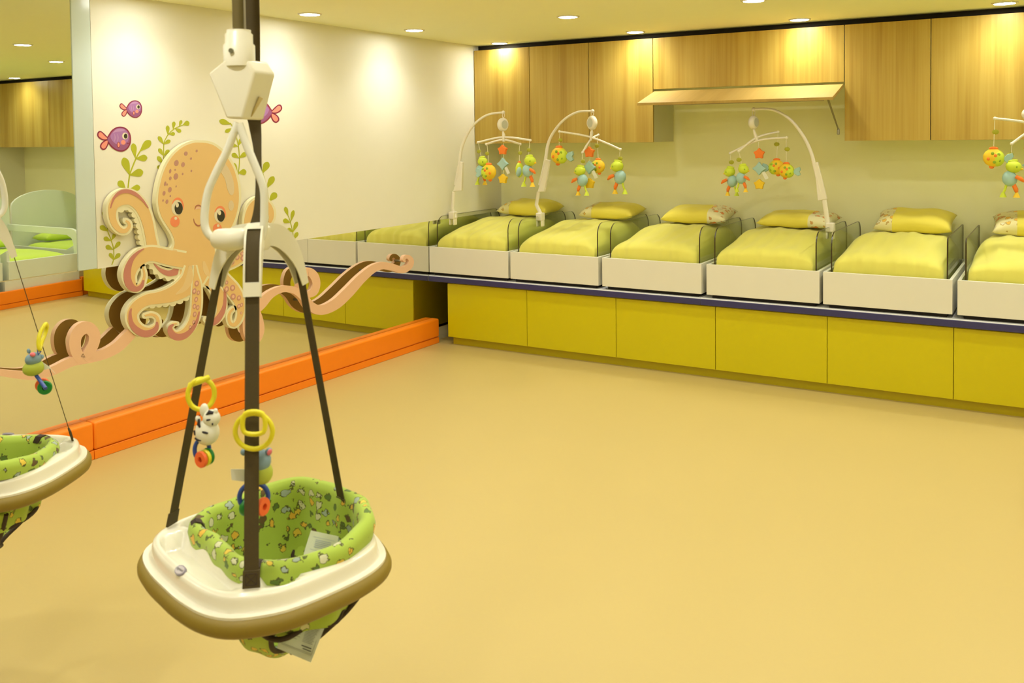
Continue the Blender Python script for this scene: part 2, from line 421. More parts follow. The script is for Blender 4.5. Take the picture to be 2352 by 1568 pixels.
# ================================================================== UPPER CABINETS
YU = -.412; U0, U1 = 1.545, 2.311
ux = [.004, .531, 1.056, 1.583, 2.937, 3.461, 3.985, 4.95, 5.9, XR-.01]
ul = ['leftmost, touching the cream wall', 'second from the left', 'third, left of the open flap', None, 'first right of the open flap', 'at the right edge of the photo']
for i in range(len(ux)-1):
    a, b = ux[i], ux[i+1]
    lab = f'oak wall cabinet {ul[i]}' if i < 6 and ul[i] else ('wide oak wall cabinet with its lower flap door hanging open' if i == 3 else 'oak wall cabinet beyond the right edge, seen in the tall mirror')
    t = thing('wall_cabinet', lab, 'cabinet', ((a+b)/2, -.2, U0 if i != 3 else 1.93), 'oak wall cabinets' if i < 6 else 'oak wall cabinets beyond the photo edge')
    if i == 3:
        z0 = 1.936
        build('body', MB().box(a+.001, b-.001, YU+.022, -.003, z0+.002, U1-.004), 'laminate', t, smooth=0)
        build('door', MB().box(a+.003, b-.003, YU, YU+.019, z0, U1), 'oak', t, bevel=.001)
        # opened flap: hinged below the fixed front, tipped forward and down
        h = Vector((0, YU-.002, 1.921)); e = Vector((0, -.738, 1.826)); d = (e-h).normalized(); nrm = Vector((0, d.z, -d.y)); th = nrm*.019
        pts = [Vector((X, p.y, p.z)) for X, p in ((a+.012, h), (b-.006, h), (b-.006, e), (a+.012, e))]
        fl = build('flap_door', MB().prism(pts, [p-th for p in pts]), 'oak_light', t, bevel=.001)
        g0 = h+d*.28-th*1.05; g1 = h+d*.315-th*1.05
        q = [Vector((X, p.y, p.z)) for X, p in ((a+.16, g0), (b-.07, g0), (b-.07, g1), (a+.16, g1))]
        build('grip_rail', MB().prism(q, [p-th*.5 for p in q]), 'metal_grey', fl)
        for dy in (0, .035):
            p0 = Vector((b-.05, e.y+.06+dy, e.z-.015)); p1 = Vector((b-.035, YU-.02+dy*.3, 1.62))
            build('stay_rod', MB().tube([p0, p1], .004, 8), 'metal_grey', t)
        build('stay_end', MB().lathe((b-.035, YU-.015, 1.585), [(.006, 0), (.010, .005), (.009, .035), (.004, .045)], 10), 'metal_grey', t)
    else:
        build('body', MB().box(a+.001, b-.001, YU+.022, -.003, U0+.002, U1-.004), 'laminate', t, smooth=0)
        build('door', MB().box(a+.0025, b-.0025, YU, YU+.019, U0, U1), 'oak', t, bevel=.001)
struct('gap_shade_1', MB().box(.004, XR-.01, YU+.07, YU+.085, U1-.003, H-.001), 'shade_black', smooth=0)  # dark board put in as the shade between cabinet tops and ceiling

# ================================================================== CRIBS
ZB, ZT = .553, .752; CY0, CY1 = -1.02, -.025
cx0 = [-.036, .700, 1.446, 2.196, 2.934, 3.676]; CW = .716
def guard_loop(x, sq):
    r = .03 if sq else .085; z0, z1 = ZT-.07, .985; y0, y1 = CY0+.058, CY1-.015
    P = [(y0, z0)]
    for k in range(7): an = PI-PI/2*k/6; P.append((y0+r+r*math.cos(an), z1-r+r*math.sin(an)))
    for k in range(7): an = PI/2-PI/2*k/6; P.append((y1-r+r*math.cos(an), z1-r+r*math.sin(an)))
    P.append((y1, z0)); return [Vector((x, y, z)) for y, z in P]
crib0 = None
cl = ['against the mirrored wall', 'second from the mirrored wall', 'third from the mirrored wall', 'fourth from the wall, mobile on its right', 'fifth from the mirrored wall', 'cut by the right edge of the photo']
for i, x in enumerate(cx0):
    t = thing('crib', f'white crib box with clear side panels, {cl[i]}', 'crib', (x+CW/2, -.5, ZC1), 'white cribs on the counter')
    x1 = x+CW; th = .018
    build('front_board', MB().box(x, x1, CY0, CY0+th, ZB, ZT), 'white_board', t, bevel=.0015)
    build('back_board', MB().box(x, x1, CY1-th, CY1, ZB, ZT), 'white_board', t, bevel=.0015)
    for s, (a, b) in enumerate([(x, x+th), (x1-th, x1)]):
        build('side_board', MB().box(a, b, CY0+th, CY1-th, ZB, ZT), 'white_board', t, bevel=.0015)
        xi = x+.034 if s == 0 else x1-.036
        lp = guard_loop(xi, i >= 4 and not (i == 4 and s == 0)); g = MB().prism(lp, [p+Vector((.008, 0, 0)) for p in lp], 0)
        for k in range(2, len(g.m)): g.m[k] = 1
        build('guard_panel', g, ['clear_panel', 'panel_edge'], t, smooth=0)
    build('floor_board', MB().box(x+th, x1-th, CY0+th, CY1-th, ZB+.005, ZB+.02), 'white_board', t, smooth=0)
    build('runner', MB().box(x+.03, x1-.03, CY0+.03, CY1-.03, ZC1+.0005, ZB-.001), 'shade_black', t, smooth=0)  # recessed runner, with the shade under the crib put into its colour
# duvets: bulging, creased, tucked into the box
def duvet(i, x):
    rnd = random.Random(40+i); xa, xb = x+.048, x+CW-.05; ya, yb = CY0+.042, CY1-.05
    nx, ny = 56, 84; ph = [rnd.uniform(0, 6) for _ in range(12)]; V = []; Fc = []
    for j in range(ny+1):
        for k in range(nx+1):
            u = k/nx*2-1; v = j/ny
            # flatten the outer rings into a steep drop
            def edge(q, k): return (max(0, 1-abs(q)**k))**.42
            ev = edge(1-min(v, .5)*2, 13) if v < .5 else edge((v-.5)*2*.96, 9)
            eu = edge(u, 8)
            hh = .872+.072*sstep(.05, .6, v)-.010*abs(u)
            if i == 5: hh += .012*math.sin(5*v+2*u)
            z = ZT-.012+(hh-ZT+.012)*(eu*ev)
            wv = eu*ev
            z += (.0055*math.sin(9*u+5*v+ph[0])*math.sin(7*v+ph[1])+.0045*math.sin(14*v+3*u+ph[2])*math.sin(4*u+ph[8])+.003*math.sin(21*u-6*v+ph[3]))*wv
            yy = ya+(yb-ya)*v; xx = (xa+xb)/2+(xb-xa)/2*u
            # vertical creases on the front face
            fr = (1-sstep(.02, .16, v))*sstep(0, .02, v+.01)
            yy += .009*fr*(math.sin(13*u+ph[4])*math.sin(5*u+ph[6])+.6*math.sin(27*u+9*v+ph[5])*math.sin(3*u+ph[7]))
            if v < .01: z = ZT-.014
            bul = .010*math.sin(PI*min(1, max(0, (z-ZT)/.12)))
            yy -= bul*(1-sstep(0, .12, v)); xx += math.copysign(bul, u)*sstep(.8, 1, abs(u))
            V.append((xx, yy, z))
    for j in range(ny):
        for k in range(nx): a = j*(nx+1)+k; Fc.append((a, a+1, a+nx+2, a+nx+1))
    # underside
    b = len(V); loop = [k for k in range(nx+1)]+[(j+1)*(nx+1)-1 for j in range(1, ny+1)]+[ny*(nx+1)+k for k in range(nx-1, -1, -1)]+[j*(nx+1) for j in range(ny-1, 0, -1)]
    V += [(V[q][0], V[q][1], ZB+.022) for q in loop]; n = len(loop)
    for q in range(n): Fc.append((loop[q], b+q, b+(q+1) % n, loop[(q+1) % n]))
    Fc.append(tuple(b+q for q in range(n)))
    o = build('duvet', MB().add(V, Fc), 'duvet', smooth=70)
    tag(o, f'plain lemon yellow duvet filling the crib {cl[i]}' if i != 3 else 'plain lemon yellow duvet in the crib fourth from the mirrored wall', 'duvet', 'yellow crib duvets')
def pillow(i, cx, cy, cz, wx, wy, hz, rz, tilt, m, lab):
    n = 26; V = []; Fc = []; R = Matrix.Rotation(rz, 3, 'Z') @ Matrix.Rotation(tilt, 3, 'X'); rnd = random.Random(i)
    p1, p2 = rnd.uniform(0, 6), rnd.uniform(0, 6)
    for sg in (1, -1):
        for j in range(n+1):
            for k in range(n+1):
                u = k/n*2-1; v = j/n*2-1
                px = u*(1-.10*(1-abs(u)**3)*0-.07*(1-u*u)*0-.06*(1-abs(v)**2)*abs(u)**4); py = v*(1-.10*(1-u*u)*abs(v)**4)
                b = max(0, (1-u**4)*(1-v**4))**.5
                z = sg*hz*b*(1 if sg > 0 else .55)+.004*math.sin(7*u+p1)*math.sin(6*v+p2)*b
                V.append((px*wx, py*wy, z))
    m1 = (n+1)**2
    for sg in (0, 1):
        for j in range(n):
            for k in range(n):
                a = sg*m1+j*(n+1)+k; f = (a, a+1, a+n+2, a+n+1); Fc.append(f if sg == 0 else f[::-1])
    mb = MB().add([(x, y, z) for x, y, z in V], Fc)
    me = bpy.data.meshes.new('pillow'); me.from_pydata([tuple(p) for p in mb.v], [], mb.f); me.materials.append(MATS[m])
    bm = bmesh.new(); bm.from_mesh(me); bmesh.ops.remove_doubles(bm, verts=bm.verts, dist=1e-4); bmesh.ops.recalc_face_normals(bm, faces=bm.faces); bm.to_mesh(me); bm.free(); me.shade_smooth()
    o = bpy.data.objects.new('pillow', me); COL.objects.link(o); o.matrix_world = Matrix.Translation((cx, cy, cz)) @ R.to_4x4()
    return tag(o, lab, 'pillow', 'yellow crib pillows')
for i, x in enumerate(cx0): duvet(i, x)
pl = [(.405, -.20, 1.000, .235, .16, .075, -.03, .10, 'pillow_print_a', 'yellow pillow with a faint printed left end, in the crib against the mirrored wall'),
      (1.150, -.20, .997, .225, .16, .068, .04, .12, 'pillow_print_a', 'yellow pillow with a printed left corner, in the second crib'),
      (1.872, -.24, .997, .248, .165, .068, .05, .14, 'pillow_print_b', 'yellow pillow with a large orange print on its right end'),
      (2.600, -.24, .988, .255, .165, .062, -.04, .10, 'pillow_print_b', 'yellow pillow behind the mobile arm clip, printed on its right side'),
      (3.345, -.21, 1.002, .240, .145, .070, -.02, .30, 'pillow_print_a', 'upright yellow pillow with a red patterned left end'),
      (4.06, -.21, 1.006, .260, .155, .070, .04, .25, 'pillow_print_a', 'yellow pillow with an orange square print, cut by the right edge')]
for i, p in enumerate(pl): pillow(i, *p)

# ================================================================== OCTOPUS BOARD
# outlines were traced in the photograph and carried onto the board's own plane, 6 cm in front of the mirror
OXF = .040; OXB = .008
octo = thing('octopus_board', 'large smiling peach octopus cut-out board with curling arms and cream edges', 'wall decoration', (OXF, -3.45, .48))
def ring_pts(P, n=6): return catmull(P, n)
def stroke(P, extra=0, n=6):
    C = catmull(P, n); A = []; B = []
    for i, c in enumerate(C):
        p = C[max(0, i-1)]; q = C[min(len(C)-1, i+1)]; dx, dy = q[0]-p[0], q[1]-p[1]; l = math.hypot(dx, dy) or 1
        w = max(1, c[2])/2+extra; A.append((c[0]-dy/l*w, c[1]+dx/l*w)); B.append((c[0]+dy/l*w, c[1]-dx/l*w))
    if extra:   # rounded tip
        c = C[-1]; p = C[-2]; an = math.atan2(c[1]-p[1], c[0]-p[0]); w = max(1, c[2])/2+extra
        for k in range(1, 5):
            th = PI/2*k/4
            A.append((c[0]+w*math.cos(an+PI/2-th), c[1]+w*math.sin(an+PI/2-th))); B.append((c[0]+w*math.cos(an-PI/2+th), c[1]+w*math.sin(an-PI/2+th)))
    return A, B
def plate_stroke(mb, P, xf, xb, extra=0, mi=0, mback=None, n=6):
    A, B = stroke(P, extra, n); k = len(A)
    a = [atX(x, y, xf) for x, y in A]; b = [atX(x, y, xf) for x, y in B]
    vs = a+b+[Vector((xb, p.y, p.z)) for p in a+b]
    fr = [(i, i+1, k+i+1, k+i) for i in range(k-1)]; bk = [(2*k+i, 3*k+i, 3*k+i+1, 2*k+i+1) for i in range(k-1)]
    sd = [(i, 2*k+i, 2*k+i+1, i+1) for i in range(k-1)]+[(k+i, k+i+1, 3*k+i+1, 3*k+i) for i in range(k-1)]+[(0, k, 3*k, 2*k), (k-1, 3*k-1, 4*k-1, 2*k-1)]
    base = len(mb.v); mb.add(vs, fr+sd, mi); 
    for f in bk: mb.f.append([base+i for i in f]); mb.m.append(mi if mback is None else mback)
    return mb
def plate_poly(mb, P, xf, xb, mi=0, mback=None, n=4, closed=True):
    Q = catmull(P, n, True) if n > 1 else P
    fr = [atX(x, y, xf) for x, y in Q]; return mb.prism(fr, [Vector((xb, p.y, p.z)) for p in fr], mi, mback)
def ell(cx, cy, rx, ry, n=20, rot=0):
    return [(cx+rx*math.cos(2*PI*k/n)*math.cos(rot)-ry*math.sin(2*PI*k/n)*math.sin(rot), cy+rx*math.cos(2*PI*k/n)*math.sin(rot)+ry*math.sin(2*PI*k/n)*math.cos(rot)) for k in range(n)]
def nsplit(fn, *a, **k): return fn(*a, **k)
L0 = OXF
head = [(358, 456), (363, 421), (375, 383), (393, 354), (417, 333), (442, 323), (461, 322), (480, 324), (499, 332), (519, 350), (536, 373), (547, 400), (553, 430), (554, 460), (550, 486), (543, 509), (532, 530), (512, 548), (499, 560),
        (500, 580), (510, 600), (519, 622), (508, 640), (492, 664), (474, 662), (455, 650), (447, 630), (440, 655), (424, 672), (405, 655), (409, 625), (404, 606), (386, 596), (384, 582), (394, 566), (396, 556), (390, 538), (378, 519), (366, 499), (360, 478)]
def inset(P, k):
    out = []; n = len(P)
    for i in range(n):
        a, b = P[i-1], P[(i+1) % n]; dx, dy = b[0]-a[0], b[1]-a[1]; l = math.hypot(dx, dy); out.append((P[i][0]-dy/l*k, P[i][1]+dx/l*k))
    return out
arms = {
 'A1': [(352, 580, 24), (350, 566, 24), (345, 540, 23), (340, 515, 24), (332, 490, 26), (320, 470, 28), (305, 457, 31), (290, 453, 33), (273, 459, 29), (261, 472, 22), (258, 490, 17), (261, 508, 15), (269, 522, 13), (280, 530, 11), (290, 529, 9), (297, 520, 7), (295, 511, 6), (289, 507, 4)],
 'A2': [(425, 598, 34), (392, 592, 34), (350, 583, 32), (325, 590, 32), (305, 610, 29), (297, 632, 27), (302, 652, 21), (313, 661, 14), (323, 656, 10), (329, 645, 7), (332, 630, 5), (328, 612, 3)],
 'A3': [(452, 622, 54), (440, 645, 48), (418, 664, 40), (392, 677, 33), (365, 684, 27), (340, 688, 25), (318, 700, 24), (304, 720, 23), (307, 742, 23), (322, 757, 21), (342, 761, 17), (357, 753, 12), (363, 741, 8), (360, 728, 7), (348, 722, 6), (333, 725, 4)],
 'A5': [(478, 608, 38), (490, 645, 32), (502, 675, 25), (508, 700, 20), (505, 721, 16), (494, 736, 12), (482, 740, 8), (473, 733, 5)],
 'A7': [(498, 612, 22), (505, 611, 22), (530, 603, 22), (553, 588, 24), (572, 566, 24), (573, 540, 22), (571, 515, 20), (574, 492, 20), (583, 474, 21), (598, 465, 21), (613, 471, 17), (622, 486, 14), (623, 501, 10), (617, 511, 7), (611, 505, 4)],
 'A6': [(496, 612, 10), (504, 624, 18), (518, 645, 27), (535, 666, 30), (548, 688, 25), (553, 712, 16), (549, 733, 11), (540, 745, 9), (531, 744, 7), (526, 733, 6), (528, 718, 6), (537, 708, 5)],
 'A4': [(448, 609, 3), (450, 630, 9), (452, 652, 18), (452, 680, 21), (451, 705, 21), (447, 728, 20), (438, 748, 18), (424, 763, 16), (408, 769, 14), (397, 763, 10), (393, 752, 7), (399, 744, 4), (407, 743, 3)]}
lay = {'A1': 0, 'A2': 1, 'A3': 2, 'A5': 0, 'A7': 0, 'A6': 1, 'A4': 3}
bd = {'A4': 4, 'A6': 4.5}
bumps = {'A1': [(278, 481), (290, 476), (302, 481), (310, 493), (316, 506), (320, 519), (323, 532), (325, 545), (328, 557)], 'A3': [(427, 684), (413, 691), (397, 696), (380, 698), (365, 699), (350, 701)]}
hb = MB(); plate_poly(hb, head, L0, OXB, 0, 1, 3)
ob = build('body_board', hb, ['oct_cream', 'oct_back'], octo)
hp = MB(); plate_poly(hp, inset(head, 5.5), L0+.0016, L0-.001, 0, None, 3)
build('body_face', hp, 'oct_peach', octo)
DZ = .0025
for k, P in arms.items():
    xf = L0+DZ*lay[k]-.0004*(k in ('A1', 'A7')); mb = MB(); plate_stroke(mb, P, xf, OXB-.0005*lay[k], bd.get(k, 5), 0, 1)
    for j, (bx, by) in enumerate(bumps.get(k, [])): plate_poly(mb, ell(bx, by, 8, 7.2, 16), xf-.0006-.0002*j, OXB+.001, 0, 1, 1)
    a = build('arm_board', mb, ['oct_cream', 'oct_back'], octo)
    fc = MB(); plate_stroke(fc, P, xf+.0018, xf-.001, 0, 0)
    build('arm_face', fc, 'oct_peach', a)
# inner frill between the two lower left arms
fb = MB(); xf = L0-.0012
plate_poly(fb, [(336, 603), (350, 598), (366, 609), (386, 616), (400, 613), (414, 592), (419, 620), (414, 640), (405, 650), (398, 640), (386, 646), (378, 637), (368, 641), (362, 630), (353, 630), (351, 619), (343, 617), (343, 609)], xf, OXB, 0, 1, 3)
f_ = build('arm_board', fb, ['oct_cream', 'oct_back'], octo)
build('arm_stripe', plate_poly(MB(), [(352, 603), (368, 615), (386, 621), (399, 617), (410, 605), (409, 628), (399, 633), (386, 634), (371, 627), (360, 616)], xf+.0015, xf-.001, 0, None, 3), 'oct_mauve', f_)
# mauve shadow stripes painted along the arms
for P, l in [([(254, 478, 2), (262, 455, 5), (276, 442, 8), (293, 439, 9), (312, 446, 8), (328, 460, 5), (341, 478, 2)], 0), ([(331, 571, 2), (318, 579, 6), (303, 595, 10), (294, 617, 15), (293, 640, 17), (300, 657, 17), (313, 664, 12), (325, 657, 9), (330, 643, 4)], 1),
             ([(302, 708, 3), (299, 722, 7), (302, 742, 11), (313, 757, 15), (330, 766, 16), (347, 764, 15), (359, 754, 11), (361, 739, 4)], 2), ([(512, 645, 2), (517, 672, 6), (516, 700, 8), (509, 720, 12), (496, 737, 14), (484, 743, 10), (476, 738, 6)], 0),
             ([(458, 715, 3), (452, 738, 7), (440, 758, 10), (424, 771, 14), (407, 774, 16), (394, 766, 15), (391, 752, 9), (399, 745, 4)], 3)]:
    xf = L0+DZ*l+.0018; build('arm_stripe', plate_stroke(MB(), P, xf+.0012, xf-.0005), 'oct_mauve', octo)
# pale flow marks
for P, l in [([(352, 573, 4), (378, 585, 16), (398, 582, 18), (402, 573, 8)], 0), ([(437, 610, 6), (435, 640, 16), (424, 662, 12), (404, 676, 3)], 2), ([(468, 600, 5), (473, 620, 12), (482, 640, 6)], 0)]:
    xf = L0+DZ*l+.0018; build('arm_highlight', plate_stroke(MB(), P, xf+.0008, xf-.0005), 'oct_light', octo)
# suckers: ring + centre
sk = [(452, 651, 5, 7, 3), (446.6, 668.5, 4.5, 7, 3), (455.8, 672, 3.5, 5.5, 3), (450.7, 687.6, 4, 6.5, 3), (446.9, 703.5, 4, 6.5, 3), (454.5, 706, 3.5, 6, 3), (447.5, 721.4, 4, 6.5, 3), (445, 740, 3, 5, 3), (437, 751.4, 3, 5, 3),
      (510.5, 639.5, 5.5, 7, 1), (520.6, 648.7, 3.8, 4.8, 1), (520.6, 664, 5.2, 7.2, 1), (534.4, 661, 5.8, 7.2, 1), (535.7, 681, 6, 7.5, 1), (549, 684, 4.7, 6.3, 1), (549, 703, 3.8, 5.6, 1), (555, 700, 3.2, 5, 1), (554, 718.6, 2.3, 3.3, 1),
      (520, 607, 2.6, 3.3, 0), (533, 601.6, 5.6, 6.4, 0), (545, 590.7, 5.6, 6.4, 0), (557, 582.4, 4.6, 5, 0), (558.6, 592.5, 5.8, 6.8, 0)]
for x, y, rx, ry, l in sk:
    xf = L0+DZ*l+.0018; s_ = build('sucker', plate_poly(MB(), ell(x, y, rx, ry, 16, .25), xf+.0012, xf-.0005, 0, None, 1), 'oct_ring', octo)
    build('sucker_dot', plate_poly(MB(), ell(x, y, rx*.5, ry*.52, 12, .25), xf+.002, xf, 0, None, 1), 'oct_dot', s_)
xf = L0+.0016
for zx, zy, rx, ry in [(683, 413, 32, 40), (878, 365, 18, 25), (775, 503, 17, 24), (512, 583, 40, 56), (632, 610, 32, 45), (490, 705, 14, 17), (400, 730, 20, 42), (502, 825, 40, 60), (403, 857, 22, 33), (625, 780, 14, 22), (782, 725, 15, 22), (310, 955, 18, 42), (345, 970, 13, 22), (508, 1003, 10, 20), (395, 1062, 32, 50), (290, 1127, 25, 43), (403, 1177, 13, 20), (272, 1257, 13, 22), (342, 1278, 25, 40)]:
    build('spot', plate_poly(MB(), ell(340+zx/7.84, 300+zy/7.84, rx/7.84, ry/7.84, 14, .2), xf+.0010, xf-.0005, 0, None, 1), 'oct_spot', octo)
for cx, cy, s in [(407.6, 476.7, 1), (505, 494.4, .93)]:
    e_ = build('eye', plate_poly(MB(), ell(cx, cy, 13.4*s, 18*s, 22), xf+.0012, xf-.0005, 0, None, 1), 'eye_white', octo)
    build('eyelid', plate_stroke(MB(), [(cx-12*s, cy-8*s, 1), (cx-7*s, cy-17*s, 3), (cx+1*s, cy-20.5*s, 5.5), (cx+9*s, cy-16*s, 4.5), (cx+13.5*s, cy-4*s, 3), (cx+14*s, cy+5*s, 1)], xf+.0018, xf), 'coral', e_)
    build('pupil', plate_poly(MB(), ell(cx+2.9*s, cy+1.5*s, 9.4*s, 14.3*s, 22), xf+.0020, xf, 0, None, 1), 'black_print', e_)
    build('eye_glint', plate_poly(MB(), ell(cx-.5*s, cy-6*s, 3.7*s, 5.6*s, 14), xf+.0027, xf, 0, None, 1), 'eye_white', e_)
for cx, cy, s in [(402, 508.5, 1), (499.5, 525, .95)]:
    c_ = build('cheek', plate_poly(MB(), ell(cx, cy, 10.8*s, 12.5*s, 22), xf+.0012, xf-.0005, 0, None, 1), 'coral', octo)
    build('cheek_glint', plate_poly(MB(), ell(cx+1.8, cy-7.2*s, 3.2*s, 3.5*s, 12), xf+.0019, xf, 0, None, 1), 'eye_white', c_)
build('mouth', plate_stroke(MB(), [(445, 502, 1), (447, 511, 2.4), (453, 517.5, 3.6), (460, 517, 3.2), (466, 509, 1)], xf+.0012, xf-.0005), 'mouth', octo)
n_ = build('nose', plate_stroke(MB(), [(447.5, 481, 1), (450, 474, 2.4), (456, 471.5, 3.4), (462, 474.5, 2.4), (464, 480, 1)], xf+.0012, xf-.0005), 'mouth', octo)
build('nose_light', plate_stroke(MB(), [(449, 481, 1), (456, 477, 5), (463, 481, 1)], xf+.0010, xf-.0005), 'oct_dot', n_)
build('head_glint', plate_poly(MB(), [(506, 368), (515, 372), (528, 392), (536, 415), (538, 435), (535, 447), (528, 446), (522, 433), (517, 412), (508, 396), (499, 384)], xf+.001, xf-.0005, 0, None, 3), 'oct_sheen', octo)
build('head_glint', plate_poly(MB(), ell(531, 472, 6.2, 12, 18), xf+.001, xf-.0005, 0, None, 1), 'oct_sheen', octo)
# pale pink rail arms left and right, screwed to the mirror with stand-offs
def rail(label, strokes, name, loc, pegs):
    t = thing(name, label, 'wall decoration', loc, 'pink octopus rails')
    for j, P in enumerate(strokes):
        build('rail_board', plate_stroke(MB(), P, OXF-.003+.0004*j, OXB+.0004*j, 0, 0, 1, 7), ['pink_board', 'oct_back'], t)
    for x, y in pegs:
        p = atX(x, y, OXB); build('standoff', MB().lathe(p, [(.008, -.047), (.008, .002)], 12, axis=(1, 0, 0)), 'metal_grey', t)
    return t
rail('pale pink looping arm of the octopus, left of it on the mirror', [[(-90, 838, 16), (-30, 848, 16), (0, 855, 16), (45, 861, 18), (85, 862, 20), (125, 850, 20), (165, 831, 21), (205, 822, 23), (240, 813, 23), (270, 797, 25), (293, 775, 25), (303, 765, 24)],
      [(186, 826, 24), (174, 803, 26), (174, 775, 27), (187, 756, 28), (204, 753, 28), (217, 768, 27), (215, 790, 25), (204, 810, 22), (192, 824, 18)]], 'octopus_rail', (OXF, -4.1, .56), [(60, 862), (170, 832), (190, 757)])
rail('pale pink looping arm of the octopus, right of it on the mirror', [[(582, 722, 18), (588, 712, 20), (601, 697, 23), (622, 676, 18), (648, 664, 15), (675, 666, 16), (696, 680, 19), (713, 702, 21), (738, 712, 22), (770, 699, 24), (800, 672, 24), (830, 640, 21), (858, 617, 18), (880, 610, 17), (903, 614, 16), (925, 620, 15), (940, 612, 14), (945, 600, 12), (940, 591, 10), (932, 590, 8), (928, 597, 6), (932, 601, 4)],
      [(697, 678, 16), (692, 652, 16), (698, 631, 18), (710, 624, 19), (722, 634, 20), (727, 652, 18), (721, 670, 18), (706, 677, 15)], [(576, 690, 14), (569, 720, 17), (567, 750, 19), (574, 774, 22), (589, 778, 20), (600, 757, 15), (598, 730, 11), (590, 708, 10)]], 'octopus_rail', (OXF, -2.0, .56), [(700, 690), (850, 622), (930, 600)])

# ================================================================== WALL DECALS
def leafpoly(b, t, w):
    dx, dy = t[0]-b[0], t[1]-b[1]; l = math.hypot(dx, dy); ux, uy = dx/l, dy/l
    P = []
    for s, k in [(0, .06), (.25, .45), (.5, .85), (.72, 1), (.9, .68), (1, 0)]: P.append((b[0]+ux*l*s-uy*w/2*k, b[1]+uy*l*s+ux*w/2*k))
    for s, k in [(.9, .68), (.72, 1), (.5, .85), (.25, .45), (0, .06)]: P.append((b[0]+ux*l*s+uy*w/2*k, b[1]+uy*l*s-ux*w/2*k))
    return P
DX = .0012
def seaweed(lab, stem, leaves):
    b = atX(*stem[0][:2], 0); t = thing('seaweed_decal', lab, 'wall decal', (0, b.y, b.z), 'seaweed wall decals')
    build('stem', plate_stroke(MB(), stem, DX, .0002), 'leaf_green', t, smooth=0)
    for bb, tt, w_ in leaves: build('leaf', plate_poly(MB(), leafpoly(bb, tt, w_), DX+.0002, .0002, 0, None, 3), 'leaf_green', t, smooth=0)
seaweed('green seaweed sprig between the big purple fish and the raised octopus arm', [(294, 434, 3), (298, 402, 3), (305, 382, 3), (313, 363, 3), (323, 345, 2.5), (326, 341, 2)],
        [((298, 402), (284, 362), 18), ((298, 402), (329, 394), 18), ((311, 363), (306, 329), 13), ((312, 364), (338.5, 362), 15), ((321, 348), (346, 323), 17), ((289, 434), (272, 416), 15), ((300, 433), (322, 430), 14)])
seaweed('green seaweed sprig rising from the left side of the octopus head', [(373, 400, 2), (376, 376, 2), (376, 345, 2), (377, 328, 2), (381, 318, 2), (388, 307, 2), (399, 297, 2), (412, 290, 2), (424, 286, 2)],
        [((376, 331), (364, 313), 9), ((376, 331), (391.5, 322), 9), ((386, 310), (385, 288), 8.5), ((388, 308), (402, 307), 8.5), ((398, 297), (400, 279), 8), ((402, 294), (416, 303), 9), ((412, 290), (417, 276), 7), ((420, 287), (435, 281), 12), ((376, 358), (365, 341), 9), ((376, 358), (388.5, 344), 9), ((375, 377), (362, 359), 10), ((372, 394), (363, 380), 9)])
seaweed('green seaweed sprig right of the octopus head, behind the white hook', [(547, 402, 2), (550, 375, 2), (549, 345, 2), (545, 322, 2), (538, 298, 2), (529, 282, 2)],
        [((531, 285), (504, 277), 13), ((536, 294), (517, 303), 9), ((547, 336), (526, 331), 11), ((547, 335), (556, 317), 9), ((549, 363), (533, 353), 11), ((549, 363), (566.5, 351), 11), ((547, 397), (566, 394), 14), ((546, 396), (537, 374), 8)])
seaweed('green seaweed sprig right of the octopus with one tall leaf at its top', [(617, 462, 2), (613, 432, 2), (607, 408, 2), (601, 388, 2), (599, 380, 2)], [((603, 398), (616, 372), 15), ((601, 392), (583, 380), 12), ((612, 433), (629, 405), 14), ((611, 430), (600, 416), 8), ((618, 462), (635, 443), 15)])
seaweed('small green seaweed sprig standing alone above the pink rail, beside the white arch', [(674, 558, 1.6), (674, 545, 1.6), (672, 530, 1.6), (667, 509, 1.6), (662, 495, 1.6)], [((662, 496), (655, 475), 9), ((668, 509), (674.5, 482.5), 8.5), ((667, 511), (650.5, 505), 11), ((673, 533), (683, 509), 9.5), ((673, 533), (660.5, 525), 9.5), ((674, 551), (684, 533), 9)])
seaweed('green seaweed sprig beside the tall mirror, below the raised octopus arm', [(257, 608, 2), (261, 595, 2), (261, 572, 2), (256, 553, 2), (248, 532, 2), (246, 522, 2)], [((248, 531), (230, 519), 12), ((255, 553), (238.5, 546), 11), ((256, 552), (265, 536), 8), ((260, 573), (243, 565), 11), ((261, 573), (276, 555), 9.5), ((261, 597), (252, 581), 9), ((261, 597), (276, 582), 10), ((241, 503), (237, 484), 8)])
